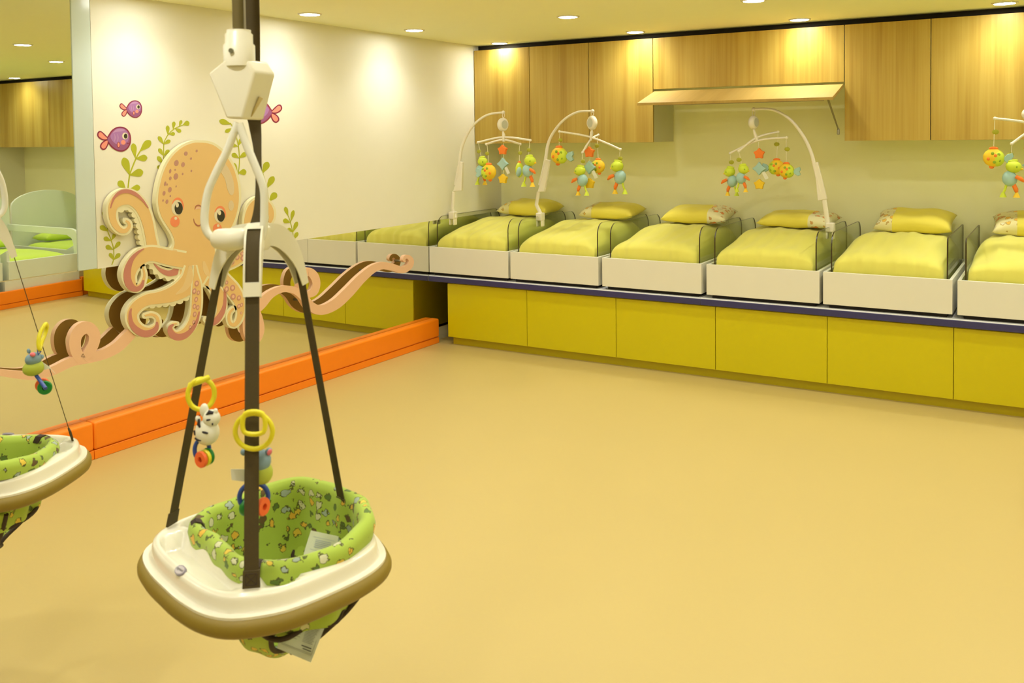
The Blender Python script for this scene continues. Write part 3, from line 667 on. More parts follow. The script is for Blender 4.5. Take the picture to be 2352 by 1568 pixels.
def fish(lab, cx, cy, rx, ry, s):
    p = atX(cx, cy, 0); t = thing('fish_decal', lab, 'wall decal', (0, p.y, p.z-.05), 'fish wall decals')
    def P(x, y): return (cx+s*x*rx, cy+y*ry)
    body = [P(*q) for q in [(1, .02), (.93, -.45), (.68, -.82), (.3, -1), (-.15, -.97), (-.55, -.7), (-.82, -.3), (-1, .0), (-.85, .3), (-.55, .66), (-.15, .93), (.3, 1), (.68, .82), (.93, .45)]]
    def grow(Q, k):
        mx = sum(q[0] for q in Q)/len(Q); my = sum(q[1] for q in Q)/len(Q)
        return [(q[0]+(q[0]-mx)/math.hypot(q[0]-mx, q[1]-my)*k, q[1]+(q[1]-my)/math.hypot(q[0]-mx, q[1]-my)*k) for q in Q]
    lw = rx*.10
    for fx in ([(-.92, -.02), (-1.2, -.35), (-1.5, -.62), (-1.7, -.55), (-1.74, -.3), (-1.55, -.08), (-1.25, .05)], [(-.92, .08), (-1.22, .2), (-1.45, .42), (-1.5, .68), (-1.3, .85), (-1.08, .72), (-.92, .38)]):
        q = [P(*v) for v in fx]; o = build('tail_fin', plate_poly(MB(), grow(q, lw*.8), DX, .0002, 0, None, 3), 'fish_line', t, smooth=0)
        build('fin_fill', plate_poly(MB(), grow(q, -lw*.4), DX+.0006, .0002, 0, None, 3), 'salmon', o, smooth=0)
    b = build('body', plate_poly(MB(), grow(body, lw*.6), DX+.0004, .0002, 0, None, 3), 'fish_line', t, smooth=0)
    build('body_fill', plate_poly(MB(), grow(body, -lw*.5), DX+.0010, .0002, 0, None, 3), 'fish_dark', b, smooth=0)
    build('back_fill', plate_poly(MB(), [P(*q) for q in [(.86, -.3), (.62, -.75), (.25, -.9), (-.15, -.86), (-.5, -.58), (-.7, -.2), (-.4, .3), (0, .45), (.5, .42), (.8, .15)]], DX+.0014, .0002, 0, None, 3), 'fish_purple', b, smooth=0)
    build('back_light', plate_poly(MB(), [P(*q) for q in [(.55, -.78), (.2, -.9), (-.2, -.82), (-.5, -.55), (-.2, -.62), (.2, -.66)]], DX+.0018, .0002, 0, None, 3), 'fish_light', b, smooth=0)
    for q in (-.35, -.1): build('stripe', plate_stroke(MB(), [(*P(q, -.45), 1), (*P(q+.05, -.1), rx*.09), (*P(q-.02, .22), 1)], DX+.0018, .0002), 'fish_light', b, smooth=0)
    e = build('eye', plate_poly(MB(), ell(*P(.55, -.27), rx*.25, ry*.29, 16), DX+.0018, .0002, 0, None, 1), 'eye_white', t, smooth=0)
    build('pupil', plate_poly(MB(), ell(*P(.60, -.26), rx*.15, ry*.21, 14), DX+.0024, .0002, 0, None, 1), 'black_print', e, smooth=0)
    build('cheek', plate_poly(MB(), ell(*P(.40, .27), rx*.2, ry*.21, 14), DX+.0018, .0002, 0, None, 1), 'salmon', t, smooth=0)
    f = build('side_fin', plate_poly(MB(), ell(*P(.0, .48), rx*.14, ry*.26, 14), DX+.0016, .0002, 0, None, 1), 'fish_line', t, smooth=0)
    build('fin_fill', plate_poly(MB(), ell(*P(.0, .48), rx*.09, ry*.20, 14), DX+.0022, .0002, 0, None, 1), 'salmon', f, smooth=0)
    build('mouth', plate_stroke(MB(), [(*P(.68, .28), 1), (*P(.8, .38), rx*.05), (*P(.92, .3), 1)], DX+.0018, .0002), 'fish_line', t, smooth=0)
fish('big purple fish decal swimming right, beside the tall mirror', 272.5, 319.5, 27, 27, 1)
fish('small purple fish decal above the bigger one', 307.5, 250.5, 18, 19, 1)
fish('purple fish decal swimming left, half hidden by the black strap', 599, 258, 27, 26, -1)

# ================================================================== BABY JUMPERS
JM = Vector((2.613, -5.456, 0)); JE = Vector((.955, -.298, 0)); JN = Vector((.298, .955, 0))
def jl(s, t, z): return JM+JE*s+JN*t+Vector((0, 0, z))
JC = (jl(-.205, 0, 0)+jl(.205, 0, 0)+jl(0, .34, 0))/3
jump = thing('baby_jumper', 'hanging baby jumper with white tray and green printed seat, in full view', 'baby jumper', (JC.x, JC.y, .42), 'hanging baby jumpers')
half_out = [(0, -.100), (.08, -.098), (.16, -.085), (.215, -.055), (.250, 0), (.266, .06), (.263, .15), (.25, .235), (.222, .30), (.178, .338), (.095, .366), (0, .378)]
half_hole = [(0, .020), (.09, .020), (.145, .032), (.185, .075), (.205, .145), (.202, .225), (.172, .295), (.10, .338), (0, .350)]
PCT = .175
def polar(half, n=96):
    P = half+[(-a, b) for a, b in half[::-1]][1:-1]; Q = catmull(P, 8, True)
    an = sorted((math.atan2(b-PCT, a), math.hypot(a, b-PCT)) for a, b in Q)
    an = [(an[-1][0]-2*PI, an[-1][1])]+an+[(an[0][0]+2*PI, an[0][1])]; out = []
    for k in range(n):
        th = -PI+2*PI*k/n
        for i in range(len(an)-1):
            if an[i][0] <= th <= an[i+1][0]:
                f = (th-an[i][0])/(an[i+1][0]-an[i][0]+1e-9); out.append(an[i][1]*(1-f)+an[i+1][1]*f); break
    return out
NT = 120; RO = polar(half_out, NT); RH = polar(half_hole, NT); TH = [-PI+2*PI*k/NT for k in range(NT)]
def rp(k, r, z): return jl(math.cos(TH[k])*r, PCT+math.sin(TH[k])*r, z)
# --- tray: flange, raised rim, sunk snack tray in front and two small cup wells by the straps
def tray_z(k, r):
    d = RO[k]-r; ld = RO[k]-RH[k]; s = math.cos(TH[k])*r; t = PCT+math.sin(TH[k])*r
    z = .664+.030*sstep(.015, .024, d)+.005*sstep(.024, .032, d)
    wf = sstep(.036, .050, d)*sstep(.004, .016, ld-d)*(1-sstep(.150, .178, abs(s)))*(1-sstep(.0, .03, t))
    cw = (1-sstep(.55, 1.0, ((abs(s)-.198)/.034)**2+((t-.062)/.042)**2))
    return z-.038*wf-.020*cw
V = []; Fc = []; NR = 50
for q in range(NR+1):
    for k in range(NT):
        r = RO[k]+(RH[k]+.006-RO[k])*(q/NR); V.append(rp(k, r, tray_z(k, r)))
for q in range(NR):
    for k in range(NT): Fc.append((q*NT+k, q*NT+(k+1) % NT, (q+1)*NT+(k+1) % NT, (q+1)*NT+k))
# underside skirt
for dr, z in ((0, .652), (-.02, .648)):
    b = len(V)
    for k in range(NT): V.append(rp(k, RO[k]+dr, z))
    p = 0 if z == .652 else b-NT
    for k in range(NT): Fc.append((p+k, b+k, b+(k+1) % NT, p+(k+1) % NT))
b = len(V)
for k in range(NT): V.append(rp(k, RH[k]+.006, .648))
for k in range(NT): Fc.append((b-NT+k, b+k, b+(k+1) % NT, b-NT+(k+1) % NT)); Fc.append((NR*NT+k, NR*NT+(k+1) % NT, b+(k+1) % NT, b+k))
tray = build('tray', MB().add(V, Fc), 'plastic_tray', jump, smooth=60)
build('bumper', MB().tube([rp(k, RO[k]-.008, .640) for k in range(NT)], .0205, 14, closed=True, up=(0, 0, 1)), 'bumper', jump, smooth=80)
# --- seat: padded cuff, inner bag, crotch sling, brown piping
def back(k): return sstep(-.3, .9, math.sin(TH[k]))
prof = [(.010, -.045), (.016, -.020), (.012, -.004), (.0, .004), (-.014, .001), (-.022, -.014), (-.024, -.04), (-.03, -.10), (-.045, -.16)]
V = []; Fc = []
for dr, dz in prof:
    for k in range(NT):
        zc = .722+.026*back(k); wob = .0035*math.sin(5*TH[k]+1)+.0025*math.sin(11*TH[k])
        V.append(rp(k, RH[k]+dr+wob*(1 if dz > -.05 else 2.5), zc+dz if dz > -.09 else .70+dz))
for q in range(len(prof)-1):
    for k in range(NT): Fc.append((q*NT+k, (q+1)*NT+k, (q+1)*NT+(k+1) % NT, q*NT+(k+1) % NT))
seat = build('seat_cuff', MB().add(V, Fc), 'seat_print', jump, smooth=180)
path = catmull([(.060, .555, .16), (.062, .50, .12), (.092, .452, .085), (.15, .425, .068), (.22, .44, .085), (.275, .49, .125), (.315, .57, .165)], 6)
nu = 14; V = []; Fc = []
for i, (t, z, hw) in enumerate(path):
    for j in range(nu+1):
        u = j/nu*2-1; V.append(jl(u*hw, t+.02*u*u*(1 if t < .17 else -1), z+.03*u*u+.004*math.sin(6*u+i*.5)))
n1 = len(V); V2 = [p+Vector((0, 0, .004)) for p in V]
for i in range(len(path)-1):
    for j in range(nu): a = i*(nu+1)+j; Fc.append((a, a+1, a+nu+2, a+nu+1)); Fc.append((n1+a, n1+a+nu+1, n1+a+nu+2, n1+a+1))
sl = build('crotch_sling', MB().add(V+V2, Fc), 'seat_print', jump, smooth=180)
for j in (0, nu): build('piping', MB().tube([V[i*(nu+1)+j] for i in range(len(path))], .006, 8), 'piping', sl, smooth=80)
kk = [k for k in range(NT) if math.cos(TH[k]) > .45]
build('piping', MB().tube([rp(k, RH[k]-.045+.012*math.sin(9*TH[k]), .543) for k in kk], .006, 8), 'piping', seat, smooth=80)
kk = [k for k in range(NT) if math.cos(TH[k]) < -.45]; kk = sorted(kk, key=lambda k: (TH[k]+2*PI) % (2*PI))
build('piping', MB().tube([rp(k, RH[k]-.045, .543) for k in kk], .006, 8), 'piping', seat, smooth=80)
for s0 in (-.115, .115):   # brown bound corners where the front flap is sewn to the cuff
    k0 = min(range(NT), key=lambda k: abs(math.cos(TH[k])*RH[k]-s0*1.25)+(0 if math.sin(TH[k]) < 0 else 9))
    build('binding', MB().strip([rp(k0, RH[k0]+d, .722+.026*back(k0)+z) for d, z in prof[1:6]], [rp((k0+2) % NT, RH[(k0+2) % NT]+d, .722+.026*back(k0)+z) for d, z in prof[1:6]], (0, 0, .003)), 'piping', seat)
# --- hub with three slotted arms, straps
hub_o = [(0, 1.413), (.03, 1.413), (.058, 1.403), (.083, 1.377), (.103, 1.333), (.118, 1.270)]
hub_i = [(0, 1.362), (.03, 1.362), (.054, 1.348), (.074, 1.326), (.090, 1.300), (.103, 1.264)]
ho = catmull(hub_o, 4); hi = catmull(hub_i, 4)
HC = JC+Vector((_R.x, _R.y, 0)).normalized()*.015
hub = build('hub', MB().lathe((HC.x, HC.y, 1.355), [(.0, 0), (.024, 0), (.03, .01), (.03, .05), (.02, .06), (0, .061)], 24), 'plastic_white', jump)
for (s, t) in ((-.205, 0), (.205, 0), (0, .335)):
    q = jl(s, t, 0); d = (q-HC); d.z = 0; d.normalize(); wv = Vector((-d.y, d.x, 0)); c0 = Vector((HC.x, HC.y, 0))
    am = MB()
    for sg in (-1, 1):
        o_ = [c0+d*r+Vector((0, 0, z))+wv*(sg*.0165-.002) for r, z in ho]; i_ = [c0+d*r+Vector((0, 0, z))+wv*(sg*.0165-.002) for r, z in hi]
        am.strip(o_, i_, wv*.004)
    for k0, k1 in ((len(ho)-3, len(ho)-1), (3, 7)):
        am.strip([c0+d*(ho[k][0]+.001)+Vector((0, 0, ho[k][1]))-wv*.0170 for k in (k0, k1)], [c0+d*(ho[k][0]+.001)+Vector((0, 0, ho[k][1]))+wv*.0170 for k in (k0, k1)], -d*.006)
    arm = build('arm', am, 'plastic_white', jump, smooth=40)
    # webbing: along the arm slot, then straight to the tray
    tp = Vector((q.x, q.y, .703)); mid = [c0+d*(r*.90+.004)+Vector((0, 0, z-.004)) for r, z in ho[5:]]
    cl_ = mid+[mid[-1].lerp(tp, f) for f in (.08, .3, .6, 1)]
    build('strap', MB().strip([p-wv*.0145 for p in cl_], [p+wv*.0145 for p in cl_], d*.0022), 'webbing', jump, smooth=40)
    dn = (tp-mid[-1]).normalized(); tb = tp-dn*.034
    build('strap_tab', MB().strip([tb-wv*.0165-d*.002, tp-wv*.0175-d*.002], [tb+wv*.0165-d*.002, tp+wv*.0175-d*.002], d*.0065), 'webbing', jump, bevel=.001)
    stp = MB(); A, B_ = tb.lerp(tp, .18)+d*.0047, tb.lerp(tp, .80)+d*.0047
    for a_, b_ in ((A-wv*.011, B_+wv*.011), (A+wv*.011, B_-wv*.011), (A-wv*.011, A+wv*.011), (B_-wv*.011, B_+wv*.011), (A-wv*.011, B_-wv*.011), (A+wv*.011, B_+wv*.011)): stp.tube([a_, b_], .0007, 5)
    build('stitching', stp, 'piping', arm)
# --- carabiner loop, spring housing, spring sleeve, safety strap
JD = 2.0
lp = catmull([(546, 282), (522, 345), (497, 395), (478, 440), (470, 490), (472, 524), (487, 545), (515, 553), (548, 557), (577, 560), (597, 549), (605, 528), (607, 480), (605, 432), (590, 390), (566, 332), (549, 284)], 5)
build('carabiner', MB().tube([atD(x, y, JD+.02) for x, y in lp], .0088, 12), 'hook_white', jump, smooth=80)
build('hub_lug', MB().tube([atD(500, 548, JD+.028), atD(520, 551, JD+.015), atD(548, 548, JD+.015), atD(562, 540, JD+.03)], [.022, .026, .024, .018], 12), 'plastic_white', jump, smooth=80)
fp = [(477, 168), (515, 137), (566, 136), (585, 165), (557, 273), (519, 272)]; axv = _R*.033+_F*.052
A = [atD(x, y, JD+.01) for x, y in fp]
hs = build('spring_housing', MB().prism(A, [p+axv for p in A]), 'plastic_white', jump, bevel=.005, seg=3)
build('housing_slot', MB().prism([atD(x, y, JD+.028)+_R*.0005 for x, y in ((597, 222), (604, 226), (578, 268), (571, 270))], [atD(x, y, JD+.034) for x, y in ((594, 222), (601, 226), (575, 268), (568, 270))]), 'slot_beige', hs)
cc = atD(550, 140, JD+.035); up = (0, 0, 1)
build('collar', MB().lathe(cc, [(.034, -.012), (.034, .034), (.030, .038), (.030, .058), (.026, .062), (.026, .068), (.012, .069)], 24), 'plastic_white', jump, smooth=50)
build('screw', MB().lathe(atD(530, 116, JD-.003), [(.0, .001), (.005, .001), (.0055, -.006)], 12, axis=tuple(-_F)), 'screw', hs)
top = atD(549, 78, JD+.035)
build('spring_sleeve', MB().tube([top, Vector((top.x, top.y, H-.012))], .0135, 14), 'spring_cover', jump)
build('safety_cable', MB().tube([top+_R*.017-_F*.012, Vector((top.x, top.y, H-.012))+_R*.017-_F*.012], .0022, 6), 'metal_grey', jump)
build('ceiling_plate', MB().lathe((top.x, top.y, H), [(.045, 0), (.045, -.006), (.02, -.014), (0, -.014)], 20), 'metal_grey', jump)
p0 = atD(580, 60, JD+.10); sp = [(Vector((p0.x, p0.y, H-.004)), .0165, 0), (p0, .0165, 0), (atD(580, 240, JD+.10), .0165, 0), (atD(585, 285, JD+.10), .014, .5), (atD(591, 340, JD+.09), .014, 1.15), (atD(594, 410, JD+.08), .014, 1.32), (atD(592, 480, JD+.06), .014, 1.15), (atD(586, 525, JD+.045), .015, .6)]
sv = catmull([(*p, w_, a) for p, w_, a in sp], 5); hR = Vector((_R.x, _R.y, 0)).normalized(); hF = Vector((_F.x, _F.y, 0)).normalized()
A = []; B_ = []
for x, y, z, w_, a in sv:
    d = hR*math.cos(a)+hF*math.sin(a); A.append(Vector((x, y, z))-d*w_); B_.append(Vector((x, y, z))+d*w_)
build('safety_strap', MB().strip(A, B_, hF*.002), 'webbing', jump, smooth=60)
# --- brand badge on the tray rim
kb = min(range(NT), key=lambda k: (rp(k, RO[k], .66)-atZ(376, 1332, .69)).length)
bc = rp(kb, RO[kb]-.027, tray_z(kb, RO[kb]-.027)+.004); od = (rp(kb, 1, 0)-rp(kb, 0, 0)); od.z = 0; od.normalize(); td = Vector((-od.y, od.x, 0)); bn = (Vector((0, 0, 1))*.82+od*.57).normalized(); od2 = (od-bn*bn.dot(od)).normalized()
def oval(a, b_, h): return [bc+td*a*math.cos(2*PI*k/28)+od2*b_*math.sin(2*PI*k/28)+bn*h for k in range(28)]
bdg = build('badge', MB().prism(oval(.017, .0105, .001), oval(.0175, .011, -.004)), 'badge_line', tray)
fc_ = bpy.data.curves.new('t', 'FONT'); fc_.body = 'evenflo'; fc_.size = .0085; fc_.align_x = 'CENTER'; fc_.align_y = 'CENTER'
fo = bpy.data.objects.new('t', fc_); COL.objects.link(fo); dg = bpy.context.evaluated_depsgraph_get()
tm = bpy.data.meshes.new_from_object(fo.evaluated_get(dg)); bpy.data.objects.remove(fo)
lt = MB(); sgn = -1 if td.dot(_R) > 0 else 1
lt.add([bc+td*(sgn*v.co.x)+od2*(v.co.y)*(1 if (td*sgn).cross(od2).dot(bn) > 0 else -1)+bn*.0022 for v in tm.vertices], [tuple(p.vertices) for p in tm.polygons])
build('badge_field', MB().prism(oval(.0145, .0085, .0018), oval(.0145, .0085, -.003)), 'badge', bdg)
build('badge_lettering', lt, 'ink_dark', bdg, smooth=0)
# --- leaflet stuffed through the seat
def leaf_sheet():
    rows = [((714, 1218), (778, 1232), 2.13), ((700, 1262), (770, 1280), 2.11), ((682, 1340), (765, 1362), 2.06), ((662, 1400), (752, 1424), 2.02), ((636, 1488), (714, 1521), 1.98)]
    t = thing('care_leaflet', 'printed paper leaflet stuck through the green jumper seat', 'leaflet', tuple(atD(675, 1500, 1.99)))
    L_ = [atD(*a, d) for a, b_, d in rows]; R_ = [atD(*b_, d) for a, b_, d in rows]
    build('sheet', MB().strip(L_, R_, _F*.0008), 'paper', t, smooth=60)
    def Q(u, v):
        f = v*(len(rows)-1); i = min(int(f), len(rows)-2); f -= i; return (L_[i].lerp(L_[i+1], f)).lerp(R_[i].lerp(R_[i+1], f), u)-_F*.0011
    rnd = random.Random(3); ink = MB(); blue = MB(); dk = MB()
    def line(m, u0, u1, v, h=.003): m.add([Q(u0, v), Q(u1, v), Q(u1, v+h), Q(u0, v+h)], [(0, 1, 2, 3)])
    for i in range(16):
        line(ink, .58, .90-rnd.random()*.06, .775+.0085*i)
        if i % 5 != 4: line(blue if 3 < i < 7 else ink, .14, .50-rnd.random()*.1, .775+.0085*i)
    line(dk, .60, .88, .925, .006); line(dk, .66, .90, .940, .005)
    for a, b_ in ((.08, .955), (.93, .955)): line(ink, .08, .94, b_, .002)
    line(ink, .08, .94, .962, .002)
    ink.add([Q(.93, .70), Q(.94, .70), Q(.94, .96), Q(.93, .96)], [(0, 1, 2, 3)])
    for i in range(5): line(blue, .25, .78, .09+.022*i, .008)
    line(blue, .15, .9, .06, .004); line(blue, .15, .9, .22, .004)
    build('fine_print', ink, 'ink', t, smooth=0); build('blue_print', blue, 'ink_blue', t, smooth=0); build('heading', dk, 'ink_dark', t, smooth=0)
leaf_sheet()
# --- second jumper, turned away, cut by the left edge
W2 = atZ(165, 1008, .705); RZ2 = math.radians(228.6)
j2 = copy_tree(jump); j2['label'] = 'second baby jumper, half cut off by the left edge of the photo'
dv = jl(-.205, 0, 0)-JC; dv = Matrix.Rotation(RZ2, 3, 'Z') @ dv
j2.location = (W2.x-dv.x, W2.y-dv.y, .42); j2.rotation_euler = (0, 0, RZ2)

# ================================================================== STRAP TOYS
def facing_ring(mb, cx, cy, rx, ry, D, r, n=32, tilt=0, rot=0):
    c = atD(cx, cy, D); a = (_R*math.cos(tilt)+_F*math.sin(tilt)); k = D/FPX
    return mb.tube([c+a*(rx*k*math.cos(2*PI*i/n)*math.cos(rot)-ry*k*math.sin(2*PI*i/n)*math.sin(rot))+_U*(rx*k*math.cos(2*PI*i/n)*math.sin(rot)+ry*k*math.sin(2*PI*i/n)*math.cos(rot)) for i in range(n)], r, 10, closed=True, up=None)
CR = Matrix(((_R.x, _F.x, _U.x), (_R.y, _F.y, _U.y), (_R.z, _F.z, _U.z)))
def blob(mb, cx, cy, rx, ry, rz, D, roll=0):
    k = D/FPX; return mb.ball(atD(cx, cy, D), (rx*k, rz*k, ry*k), 18, rot=CR @ Matrix.Rotation(roll, 3, 'Y'))
def disc(mb, cx, cy, r, D, th, ax): 
    k = D/FPX; ri = r*.36*k; ro = r*k
    return mb.lathe(atD(cx, cy, D), [(ri, -th), (ro*.92, -th), (ro, -th*.5), (ro, th*.5), (ro*.92, th), (ri, th), (ri, -th)], 26, axis=tuple(ax))
z_ = thing('zebra_rattle', 'black and white zebra rattle on a yellow ring, on the left strap', 'toy', tuple(atD(466, 1076, 2.05)), 'strap toys')
build('clip_ring', facing_ring(MB(), 462, 905, 29, 35, 2.07, .0056, tilt=.3), 'toy_yellow', z_, smooth=80)
build('ring_bar', MB().tube([atD(436, 884, 2.075), atD(462, 874, 2.062), atD(480, 866, 2.075)], [.006, .007, .006], 10), 'toy_yellow', z_, smooth=80)
bd_ = build('body', blob(blob(blob(MB(), 476, 992, 28, 30, 24, 2.05), 486, 960, 20, 20, 18, 2.045), 469, 942, 10, 16, 8, 2.05), 'toy_white', z_, smooth=80)
build('ear', blob(MB(), 494, 946, 6, 9, 6, 2.042, .3), 'toy_white', bd_, smooth=80); build('ear', blob(MB(), 455, 962, 6, 8, 6, 2.045, -.4), 'toy_white', bd_, smooth=80)
mane = build('mane', MB().tube([atD(474, 953, 2.034), atD(481, 946, 2.032), atD(490, 948, 2.034)], [.002, .005, .003], 8), 'toy_black', bd_)
for P in ([(457, 962), (456, 975), (460, 982)], [(474, 965), (484, 963)], [(458, 990), (467, 992), (477, 995)], [(446, 988), (448, 999)], [(448, 1006), (456, 1010), (463, 1011)]):
    build('stripe', MB().tube([atD(x, y, 2.05-.024+.00045*abs(x-476)) for x, y in P], [.0022]+[.0034]*(len(P)-2)+[.002], 8), 'toy_black', bd_, smooth=80)
build('eye', blob(MB(), 488, 974, 2, 3, 2, 2.027), 'toy_black', bd_)
build('teether_ring', facing_ring(MB(), 464, 1032, 16, 24, 2.05, .0048, tilt=.2), 'toy_blue', z_, smooth=80)
axd = (-_F*.85-_R*.5).normalized()
for cx, cy, D, m_ in ((462, 1055, 2.035, 'toy_orange'), (471, 1051, 2.043, 'toy_yellow'), (478, 1047, 2.051, 'toy_green')): build('bead_disc', disc(MB(), cx, cy, 19, D, .004, axd), m_, z_, smooth=50)
h_ = thing('hippo_rattle', 'blue and lime hippo rattle hanging behind the middle strap', 'toy', tuple(atD(590, 1185, 1.9)), 'strap toys')
build('clip_ring', facing_ring(MB(), 583, 990, 43, 41, 1.876, .0052), 'toy_yellow', h_, smooth=80)
k = 1.86/FPX; bk_ = [(563, 950), (603, 950), (605, 992), (561, 992)]
build('clip_buckle', MB().tube([atD(x, y, 1.856) for x, y in catmull(bk_, 5, True)], .0050, 10, closed=True), 'toy_yellow', h_, smooth=80)
hb_ = build('body', blob(MB(), 594, 1085, 33, 30, 24, 1.925), 'hippo_lime', h_, smooth=80)
build('head', blob(MB(), 594, 1057, 29, 27, 22, 1.92), 'hippo_blue', h_, smooth=80)
build('ear', blob(MB(), 617, 1037, 8, 10, 6, 1.918, .5), 'hippo_blue', hb_, smooth=80); build('ear', blob(MB(), 560, 1038, 8, 8, 6, 1.918, -.5), 'hippo_blue', hb_, smooth=80); build('ear_lining', blob(MB(), 619, 1038, 5, 8, 4, 1.912, .5), 'toy_pink', hb_, smooth=80)
build('care_tag', MB().strip([atD(530, 1077, 1.91), atD(566, 1077, 1.92)], [atD(532, 1102, 1.91), atD(566, 1106, 1.92)], _F*.001), 'tag_white', h_)
build('teether_ring', facing_ring(MB(), 583, 1140, 32, 31, 1.915, .0052, tilt=.15), 'toy_blue', h_, smooth=80)
for cx, cy, D, m_, ax_ in ((604, 1163, 1.905, 'toy_orange', _R), (566, 1163, 1.92, 'toy_green', _R)): build('bead_disc', disc(MB(), cx, cy, 21, D, .005, (ax_*.9-_F*.4).normalized()), m_, h_, smooth=50)
D2 = 2.66
g_ = thing('hippo_rattle', 'blue and lime hippo rattle on the jumper at the left edge', 'toy', tuple(atD(95, 905, D2)), 'strap toys')
build('clip_ring', MB().tube([atD(x, y, D2+dd) for x, y, dd in catmull([(104, 744, .02), (92, 765, .0), (88, 785, -.01), (91, 803, -.01), (96, 785, .02), (104, 765, .04), (108, 750, .04)], 5, True)], .0056, 8, closed=True), 'toy_yellow', g_, smooth=80)
bb = build('body', blob(MB(), 77, 845, 25, 18, 18, D2, -.25), 'hippo_lime', g_, smooth=80)
build('head', blob(MB(), 77, 824, 19, 15, 16, D2-.004, -.3), 'hippo_blue', g_, smooth=80)
build('snout', blob(MB(), 75, 814, 6.5, 5, 5, D2-.024), 'toy_pink', bb, smooth=80); build('ear', blob(MB(), 66, 806, 4, 6, 4, D2, -.3), 'hippo_blue', bb, smooth=80); build('ear', blob(MB(), 97, 819, 4, 5, 4, D2), 'hippo_blue', bb, smooth=80)
build('loop_tie', MB().tube([atD(86, 802, D2-.01), atD(88, 815, D2-.016), atD(94, 806, D2-.01)], .0022, 6), 'toy_blue', g_)
build('care_tag', MB().strip([atD(98, 832, D2), atD(113, 842, D2), atD(126, 856, D2)], [atD(102, 849, D2), atD(116, 846, D2), atD(127, 858, D2)], _F*.001), 'tag_white', g_)
build('teether_ring', MB().tube([atD(82, 860, D2), atD(92, 874, D2-.01), atD(105, 892, D2-.03)], .0055, 10), 'toy_blue', g_, smooth=80)
for cx, cy, D, m_ in ((98, 884, D2+.012, 'toy_orange'), (103, 890, D2-.004, 'toy_green')): build('bead_disc', disc(MB(), cx, cy, 16, D, .005, (-_F*.9+_R*.3).normalized()), m_, g_, smooth=50)

